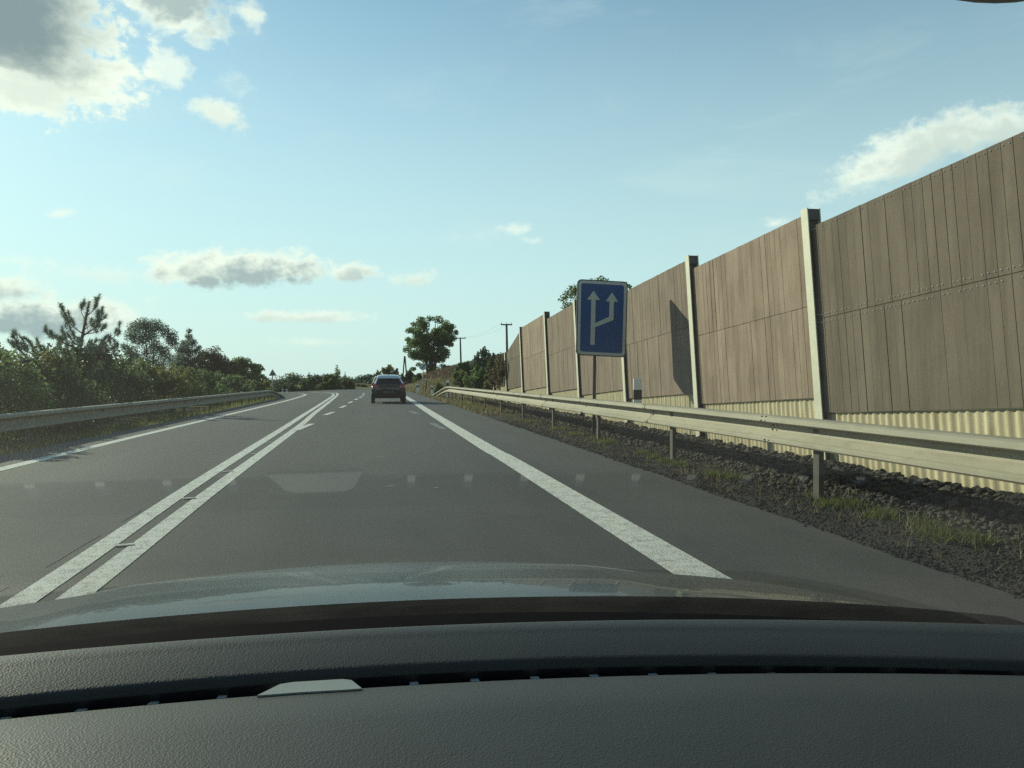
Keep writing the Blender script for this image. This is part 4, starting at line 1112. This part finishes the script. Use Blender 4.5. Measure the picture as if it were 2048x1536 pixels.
for s_ in (-1, 1):
    tl = patch('tail_light', [(s_ * .56, -.035, .80), (s_ * .80, .015, .82), (s_ * .845, .10, .93), (s_ * .80, .15, 1.06), (s_ * .755, .14, 1.07), (s_ * .67, .035, .93), (s_ * .57, -.02, .88)], MAT_TAIL, th=.02)
    mr = MB(); mr.box(s_ * .90 - .02, s_ * .90 + .02, 2.42, 2.46, .98, 1.02)
    V = []; 
    bmx = bmesh.new(); bmesh.ops.create_uvsphere(bmx, u_segments=10, v_segments=7, radius=1)
    mv = [cp(s_ * .985 + v.co.x * .10, 2.45 + v.co.y * .06, 1.03 + v.co.z * .075) for v in bmx.verts]; bmx.verts.index_update(); mf = [tuple(v.index for v in f.verts) for f in bmx.faces]; bmx.free()
    build('wing_mirror', mv, mf, MAT_NAVY, hatch, True)
    # side windows
    patch('side_window', [(s_ * .80, .62, .97), (s_ * .825, 1.4, .965), (s_ * .635, 1.4, 1.38), (s_ * .62, .95, 1.34)], MAT_CARGLASS, th=.03)
    patch('side_window', [(s_ * .825, 1.48, .965), (s_ * .82, 2.75, .955), (s_ * .655, 2.32, 1.36), (s_ * .635, 1.48, 1.38)], MAT_CARGLASS, th=.03)
    for wy in (.62, 3.3):
        def ringpts(rad, x): return [cp(x, wy + rad * math.cos(a), .315 + rad * math.sin(a)) for a in np.linspace(0, 2 * math.pi, 25)[:-1]]
        prof = [(.20, .70), (.27, .69), (.305, .715), (.315, .76), (.315, .84), (.300, .875), (.26, .885), (.205, .875)]
        V = []; Fc = []
        for rad, x in prof: V += ringpts(rad, s_ * x)
        for i in range(len(prof) - 1):
            for k in range(24): Fc.append((i * 24 + k, i * 24 + (k + 1) % 24, (i + 1) * 24 + (k + 1) % 24, (i + 1) * 24 + k))
        wheel = build('wheel', V, Fc, MAT_TYRE, hatch, True)
        V = ringpts(.205, s_ * .870) + [cp(s_ * .85, wy, .315)]
        build('rim', V, [(k, (k + 1) % 24, 24) for k in range(24)], MAT_RIM, wheel)
bp = MB()
V, Fc = grid(lambda u, v: cp(u * .86, -.055 + .14 * u ** 4 + .05 * abs(v - .4), .27 + .38 * v), np.linspace(-1, 1, 13), np.linspace(0, 1, 5)); bp.add(V, Fc)
V2, F2 = grid(lambda u, v: cp(u * .86, .12, .27 + .38 * v), np.linspace(-1, 1, 13), np.linspace(0, 1, 5)); bp.add(V2, [f[::-1] for f in F2])
V3 = V[-13:] + V2[-13:]; bp.add(V3, [(k, k + 1, 14 + k, 13 + k) for k in range(12)])
V3 = V[:13] + V2[:13]; bp.add(V3, [(k + 1, k, 13 + k, 14 + k) for k in range(12)])
bump_ = bp.done('bumper', MAT_BUMPER, hatch, True)
patch('number_plate', [(-.26, -.055, .52), (.26, -.055, .52), (.26, -.05, .63), (-.26, -.05, .63)], MAT_PLATE, th=.012)
patch('tailgate_trim', [(-.3, -.03, .70), (.3, -.03, .70), (.3, -.025, .735), (-.3, -.025, .735)], MAT_BUMPER, th=.012)
MB().tube([cp(0, .75, 1.46), cp(0, .66, 1.53)], [.02, .006], 6).done('roof_aerial', MAT_BLACK_PLASTIC, hatch)
MB().tube([cp(.0, .0, .0)] if False else [cp(-.45, .12, .25), cp(-.45, -.02, .245)], .03, 8).done('exhaust', MAT_RIM, hatch)

# ------------------------------------------------------------------ the car we sit in
def m_dash(name, col, rough, scale, bs):
    M = Mat(name, col, rough, 0, .58)
    M.b.inputs['Specular Tint'].default_value = (1.0, .93, .82, 1)
    v = M.voro(M.pos(), scale); v2 = M.noise(M.pos(), scale * .55, 3, .6, .4); d = M.noise(M.pos(), 12, 5, .6); sp1 = M.noise(M.pos(), 420, 2, .5)
    c = M.mix(M.range(d, .4, .75, 0, .35), col, tuple(v_ * 1.6 + .006 for v_ in col))
    c = M.mix(M.range(sp1, .74, .80, 0, .5), c, (.20, .19, .17)); M.base(c)
    M.bump(M.math('ADD', v, M.math('MULTIPLY', v2, .7)), bs, .0022)
    return M.m
MAT_DASH = m_dash('grained_dashboard', (.0175, .016, .0138), .54, 620, .15)
MAT_DASH2 = m_dash('grained_ledge', (.0175, .016, .0138), .54, 600, .15)
MAT_GROOVE = m_simple('gloss_black_trim', (.006, .006, .009), .35, 0, .1, 20)
MAT_RIB = m_simple('pale_rib', (.30, .30, .28), .6, 0, .05, 30)
MAT_TAB = m_simple('pale_tab', (.20, .215, .205), .6, 0, .05, 30)
MAT_COWL = m_simple('cowl_plastic', (.004, .0045, .0045), .95, 0, .2, 30, 0, .02)
MAT_BONNET = carpaint('graphite_car_paint', (.045, .048, .045), .0)
MAT_BONNET.node_tree.nodes['Principled BSDF'].inputs['Specular IOR Level'].default_value = .3
MAT_BONNET.node_tree.nodes['Principled BSDF'].inputs['Coat Roughness'].default_value = .03
MAT_BONNET.node_tree.nodes['Principled BSDF'].inputs['Coat Weight'].default_value = .30
MAT_LINER = m_simple('headliner', (.16, .155, .145), .95, 0, .05, 30)
MAT_INNER = m_simple('cabin_plastic', (.03, .03, .03), .7, 0, .1, 20)
own = thing('car', (0, -.6, 0), 'graphite car the photo is taken from, its bonnet and grained dashboard along the bottom', 'car')
def yc(y0, c=.28): return lambda X: y0 - c * X * X
def strip(name, rows, m, parent, half=.70, n=41, smooth=True, rx=None):
    """rows: (fy(X), fz(X)) front to back; lofted across the car's width"""
    us = np.linspace(-half, half, n)
    V = [(X, fy(X), fz(X)) for fy, fz in rows for X in us]; Fc = []
    for j in range(len(rows) - 1):
        for i in range(n - 1): Fc.append((j * n + i, j * n + i + 1, (j + 1) * n + i + 1, (j + 1) * n + i))
    return build(name, V, Fc, m, parent, smooth)
# measured edges of the dashboard (photo pixels) at their heights give the plan curves
def fitc(px_list, z0, crown=.0):
    A, B = [], []
    for x, y in px_list:
        p_ = at_z(x, y, z0)
        for _ in range(4): p_ = at_z(x, y, z0 - crown * p_.x ** 2)
        A.append((1, p_.x, p_.x ** 2)); B.append(p_.y)
    c, *_ = np.linalg.lstsq(np.array(A), np.array(B), rcond=None)
    return lambda X: float(c[0] + c[1] * X + c[2] * X * X)
g_near = fitc([(0, 1432), (250, 1412), (500, 1392), (760, 1371), (1024, 1354), (1300, 1346), (1524, 1342), (1800, 1345), (2048, 1348)], .981)
g_far = fitc([(0, 1412), (250, 1390), (500, 1367), (725, 1354), (1024, 1335), (1300, 1327), (1524, 1325), (1800, 1331), (2048, 1340)], .981)
e_low = fitc([(0, 1332), (250, 1309), (500, 1288), (760, 1274), (1024, 1262), (1524, 1258), (1800, 1263), (2048, 1272)], .990)
e_top = fitc([(0, 1310), (250, 1291), (500, 1272), (760, 1257), (1024, 1243), (1300, 1239), (1524, 1239), (1800, 1243), (2048, 1251)], .992)
K = lambda z: (lambda X: z)
dash = strip('dashboard', [(lambda X: .12 - .1 * X * X, K(.72)), (lambda X: .15 - .1 * X * X, K(.90)), (lambda X: .22 - .1 * X * X, K(.958)), (lambda X: g_near(X) - .22, K(.979)), (lambda X: g_near(X) - .06, K(.982)), (lambda X: g_near(X) - .004, K(.981)), (g_near, K(.979))], MAT_DASH, own)
strip('defroster_slot', [(lambda X: g_near(X) - .0005, K(.980)), (lambda X: g_near(X) + .001, K(.960)), (lambda X: g_near(X) + .006, K(.960)), (lambda X: g_near(X) + .0065, K(.9725)), (lambda X: g_near(X) + .009, K(.9725)), (lambda X: g_near(X) + .0095, K(.960)), (lambda X: g_far(X) - .001, K(.960)), (lambda X: g_far(X) + .0005, K(.979))], MAT_GROOVE, dash, smooth=False)
strip('dashboard_ledge', [(lambda X: g_far(X) + .001, K(.974)), (lambda X: g_far(X) + .003, K(.983)), (lambda X: g_far(X) + .008, K(.986)), (lambda X: e_low(X) - .004, K(.9888)), (lambda X: e_low(X) + .001, K(.9905)), (lambda X: e_top(X) - .002, K(.992)), (lambda X: e_top(X) + .003, K(.991)), (lambda X: e_top(X) + .010, K(.982)), (lambda X: e_top(X) + .03, K(.955)), (lambda X: e_top(X) + .12, K(.94))], MAT_DASH2, own)
# pale tab bridging the slot
V = []; Fc = []
tabp = [at_z(x, y, .984) for x, y in ((514, 1385.5), (560, 1363), (585, 1359), (685, 1353), (703, 1355), (724, 1371.5), (690, 1374), (600, 1379))]
N = len(tabp); V = [(p_.x, p_.y, .9822) for p_ in tabp] + [(p_.x, p_.y, .972) for p_ in tabp]
tab = build('slot_tab', V, [tuple(range(N)), tuple(range(2 * N - 1, N - 1, -1))] + [(k, N + k, N + (k + 1) % N, (k + 1) % N) for k in range(N)], MAT_TAB, dash)
tag(tab, 'pale grey tab across the slot')
for X in np.arange(-.6, .62, .045):
    if abs(X - .0) < .0: continue
    rb = MB(); yn_, yf_ = g_near(X) + .0012, g_far(X) - .0005; w2 = .0030
    rb.add([(X + sx * w2, y_, z_) for sx in (-1, 1) for y_, z_ in ((yn_, .955), (yf_, .955), (yf_, .9742), (yn_, .9768))], [(0, 1, 2, 3), (7, 6, 5, 4), (3, 2, 6, 7), (0, 3, 7, 4), (1, 5, 6, 2)]); rb.done('slot_rib', MAT_RIB, dash)
# cowl between dashboard and bonnet
c_top = fitc([(0, 1262), (250, 1242), (320, 1226), (500, 1212), (760, 1198), (975, 1187), (1274, 1194), (1774, 1210), (2048, 1231)], .968, .10)
strip('cowl', [(lambda X: .70 - .25 * X * X, lambda X: .955 - .05 * X * X), (lambda X: .79 - .25 * X * X, lambda X: .962 - .06 * X * X), (lambda X: c_top(X) - .025, lambda X: .9655 - .09 * X * X), (lambda X: c_top(X), lambda X: .966 - .10 * X * X), (lambda X: c_top(X) + .01, lambda X: .94 - .10 * X * X)], MAT_COWL, own, .74)
# bonnet
ZP = [(.0, .966), (.10, .9545), (.2, .9405), (.34, .920), (.48, .889), (.64, .846), (.80, .80), (.93, .73), (1.0, .62), (1.01, .45)]
def zprof(d):
    for (a, b), (c, e) in zip(ZP[:-1], ZP[1:]):
        if d <= c: return b + (e - b) * (d - a) / (c - a)
    return ZP[-1][1]
def bonnet_pt(u, d):
    X = u * .80
    y = c_top(max(min(X, .62), -.62)) + .002 + d * (1.10 - .30 * X * X)
    dome = .006 * float(sm(.40, .30, abs(X) - .06 * d)) * float(sm(-.02, .10, d)) + .0 * float(sm(.16, .08, abs(X))) * float(sm(.0, .2, d))
    edge = -.55 * max(abs(X) - .60, 0) ** 2 * 3
    return (X, y, zprof(d) - .088 * X * X + dome - .006 + edge - .05 * X * X * d)
V_, F_ = grid(bonnet_pt, np.linspace(-1, 1, 81), [0, .01, .03, .06, .1, .14, .18, .22, .26, .3, .34, .38, .43, .48, .53, .58, .64, .7, .75, .8, .85, .89, .93, .96, .98, 1.0, 1.004, 1.008, 1.01])
bon = build('bonnet', V_, F_, MAT_BONNET, own, True)
# windscreen: one curved tinted pane
def m_glass():
    M = Mat('tinted_windscreen', (1, 1, 1), 0); n, l = M.n, M.l
    geo = n.new('ShaderNodeNewGeometry'); fr = n.new('ShaderNodeFresnel')
    l.new(M.range(geo.outputs['Backfacing'], 0, 1, 1.52, 1 / 1.52), fr.inputs['IOR'])
    tr = n.new('ShaderNodeBsdfTransparent'); tr.inputs[0].default_value = (.775, .905, .835, 1)
    gl = n.new('ShaderNodeBsdfGlossy'); gl.inputs['Roughness'].default_value = .035
    mx = n.new('ShaderNodeMixShader'); l.new(M.math('MULTIPLY', fr.outputs[0], 1.15), mx.inputs[0]); l.new(tr.outputs[0], mx.inputs[1]); l.new(gl.outputs[0], mx.inputs[2])
    du = n.new('ShaderNodeBsdfTranslucent'); du.inputs[0].default_value = (.95, .92, .82, 1)
    dust = M.noise(M.pos(), 9, 6, .6); f2 = M.range(dust, .3, .75, .004, .0145)
    m2 = n.new('ShaderNodeMixShader'); l.new(f2, m2.inputs[0]); l.new(mx.outputs[0], m2.inputs[1]); l.new(du.outputs[0], m2.inputs[2])
    l.new(m2.outputs[0], n['Material Output'].inputs[0]); return M.m
MAT_GLASS = m_glass()
def ws_pt(u, v):
    wv = .73 - .13 * v; X = u * wv
    y = (.778 - .22 * X * X) * (1 - v) + (-.12 - .12 * X * X) * v
    z = (.978 - .06 * X * X) * (1 - v) + (1.40 - .05 * X * X) * v + .004 * 4 * v * (1 - v)
    return (X, y, z)
V_, F_ = grid(ws_pt, np.linspace(-1, 1, 33), np.linspace(0, 1, 25))
ws = build('windscreen', V_, F_, MAT_GLASS, own, True)
nz = Vector(ws.data.polygons[0].normal)
if nz.y > 0: ws.data.flip_normals()
# cabin shell
def shell(name, rows, m, half): return strip(name, rows, m, own, half, 15)
roof = MB()
V_, F_ = grid(lambda u, v: (u * .60, -.12 - .12 * (u * .60) ** 2 - 2.1 * v, 1.40 - .05 * (u * .6) ** 2 + .05 * math.sin(math.pi * min(v * 1.2, 1)) - .02 * v), np.linspace(-1, 1, 15), np.linspace(0, 1, 12))
roof.add(V_, F_); roof.add([(x, y, z + .03) for x, y, z in V_], [f[::-1] for f in F_]); roof.done('roof', MAT_LINER, own, True)
for s_ in (-1, 1):
    P = [Vector(ws_pt(s_, v)) for v in np.linspace(0, 1, 9)]
    mb = MB(); mb.tube([p_ + Vector((s_ * .035, -.03, 0)) for p_ in P], .045, 8); mb.done('windscreen_pillar', MAT_INNER, own, True)
    mb = MB(); x0, x1 = sorted((s_ * .80, s_ * .86)); mb.box(x0, x1, -2.3, .75, .30, .96); mb.done('door', MAT_BONNET, own)
    mb = MB(); mb.tube([(s_ * .82, -.62, .96), (s_ * .62, -.60, 1.42)], .06, 8); mb.done('door_pillar', MAT_INNER, own, True)
    mb = MB(); mb.tube([(s_ * .82, -1.75, .96), (s_ * .62, -1.6, 1.42)], .16, 8); mb.done('rear_pillar', MAT_INNER, own, True)
    mb = MB(); mb.tube([(s_ * .63, -.12, 1.40), (s_ * .63, -2.2, 1.42)], .045, 8); mb.done('roof_rail', MAT_BONNET, own, True)
    V = [(s_ * .825, -.56, .965), (s_ * .825, .60, .965), (s_ * .64, -.14, 1.37), (s_ * .64, -.56, 1.39)]
    sw = build('side_window', V, [(0, 1, 2, 3)], MAT_GLASS, own)
    if sw.data.polygons[0].normal.x * s_ > 0: sw.data.flip_normals()
    mb = MB(); x0, x1 = sorted((s_ * .72, s_ * .90))
    V_, F_ = grid(lambda u, v: (s_ * (.795 + .07 * math.sin(math.pi * min(v * .9, 1) * .5)), .72 + 1.20 * u - .12 * v * 0, .875 - .05 * u - .14 * u ** 3 - .62 * v), np.linspace(0, 1, 14), np.linspace(0, 1, 6)); mb.add(V_, F_); mb.done('front_wing', MAT_BONNET, own, True)
    for wy in (1.18, -1.4):
        V = []; Fc = []
        prof = [(.20, .66), (.29, .66), (.315, .70), (.315, .82), (.30, .85), (.20, .84)]
        for rad, x in prof: V += [(s_ * x, wy + rad * math.cos(a), .315 + rad * math.sin(a)) for a in np.linspace(0, 2 * math.pi, 25)[:-1]]
        for i in range(len(prof) - 1):
            for k in range(24): Fc.append((i * 24 + k, i * 24 + (k + 1) % 24, (i + 1) * 24 + (k + 1) % 24, (i + 1) * 24 + k))
        build('wheel', V, Fc, MAT_TYRE, own, True)
mb = MB(); mb.box(-.80, .80, -2.35, -2.3, .3, 1.0); mb.done('tailgate', MAT_BONNET, own)
mb = MB(); mb.box(-.80, .80, -2.3, .70, .26, .30); mb.done('cabin_floor', MAT_INNER, own)
mb = MB()
q_ = ray(1985, -39); q_ = q_ * (.215 / q_.y) + Vector((0, 0, HCAM))
bmx = bmesh.new(); bmesh.ops.create_uvsphere(bmx, u_segments=16, v_segments=10, radius=1)
mv = [(q_.x + v.co.x * .028, q_.y + v.co.y * .012, q_.z + v.co.z * .0068 * 1.0 + .0022) for v in bmx.verts]; bmx.verts.index_update(); mf = [tuple(v.index for v in f.verts) for f in bmx.faces]; bmx.free()
build('mirror_housing', mv, mf, MAT_INNER, own, True)
print('boards', n_board, 'objects', len(S.objects))
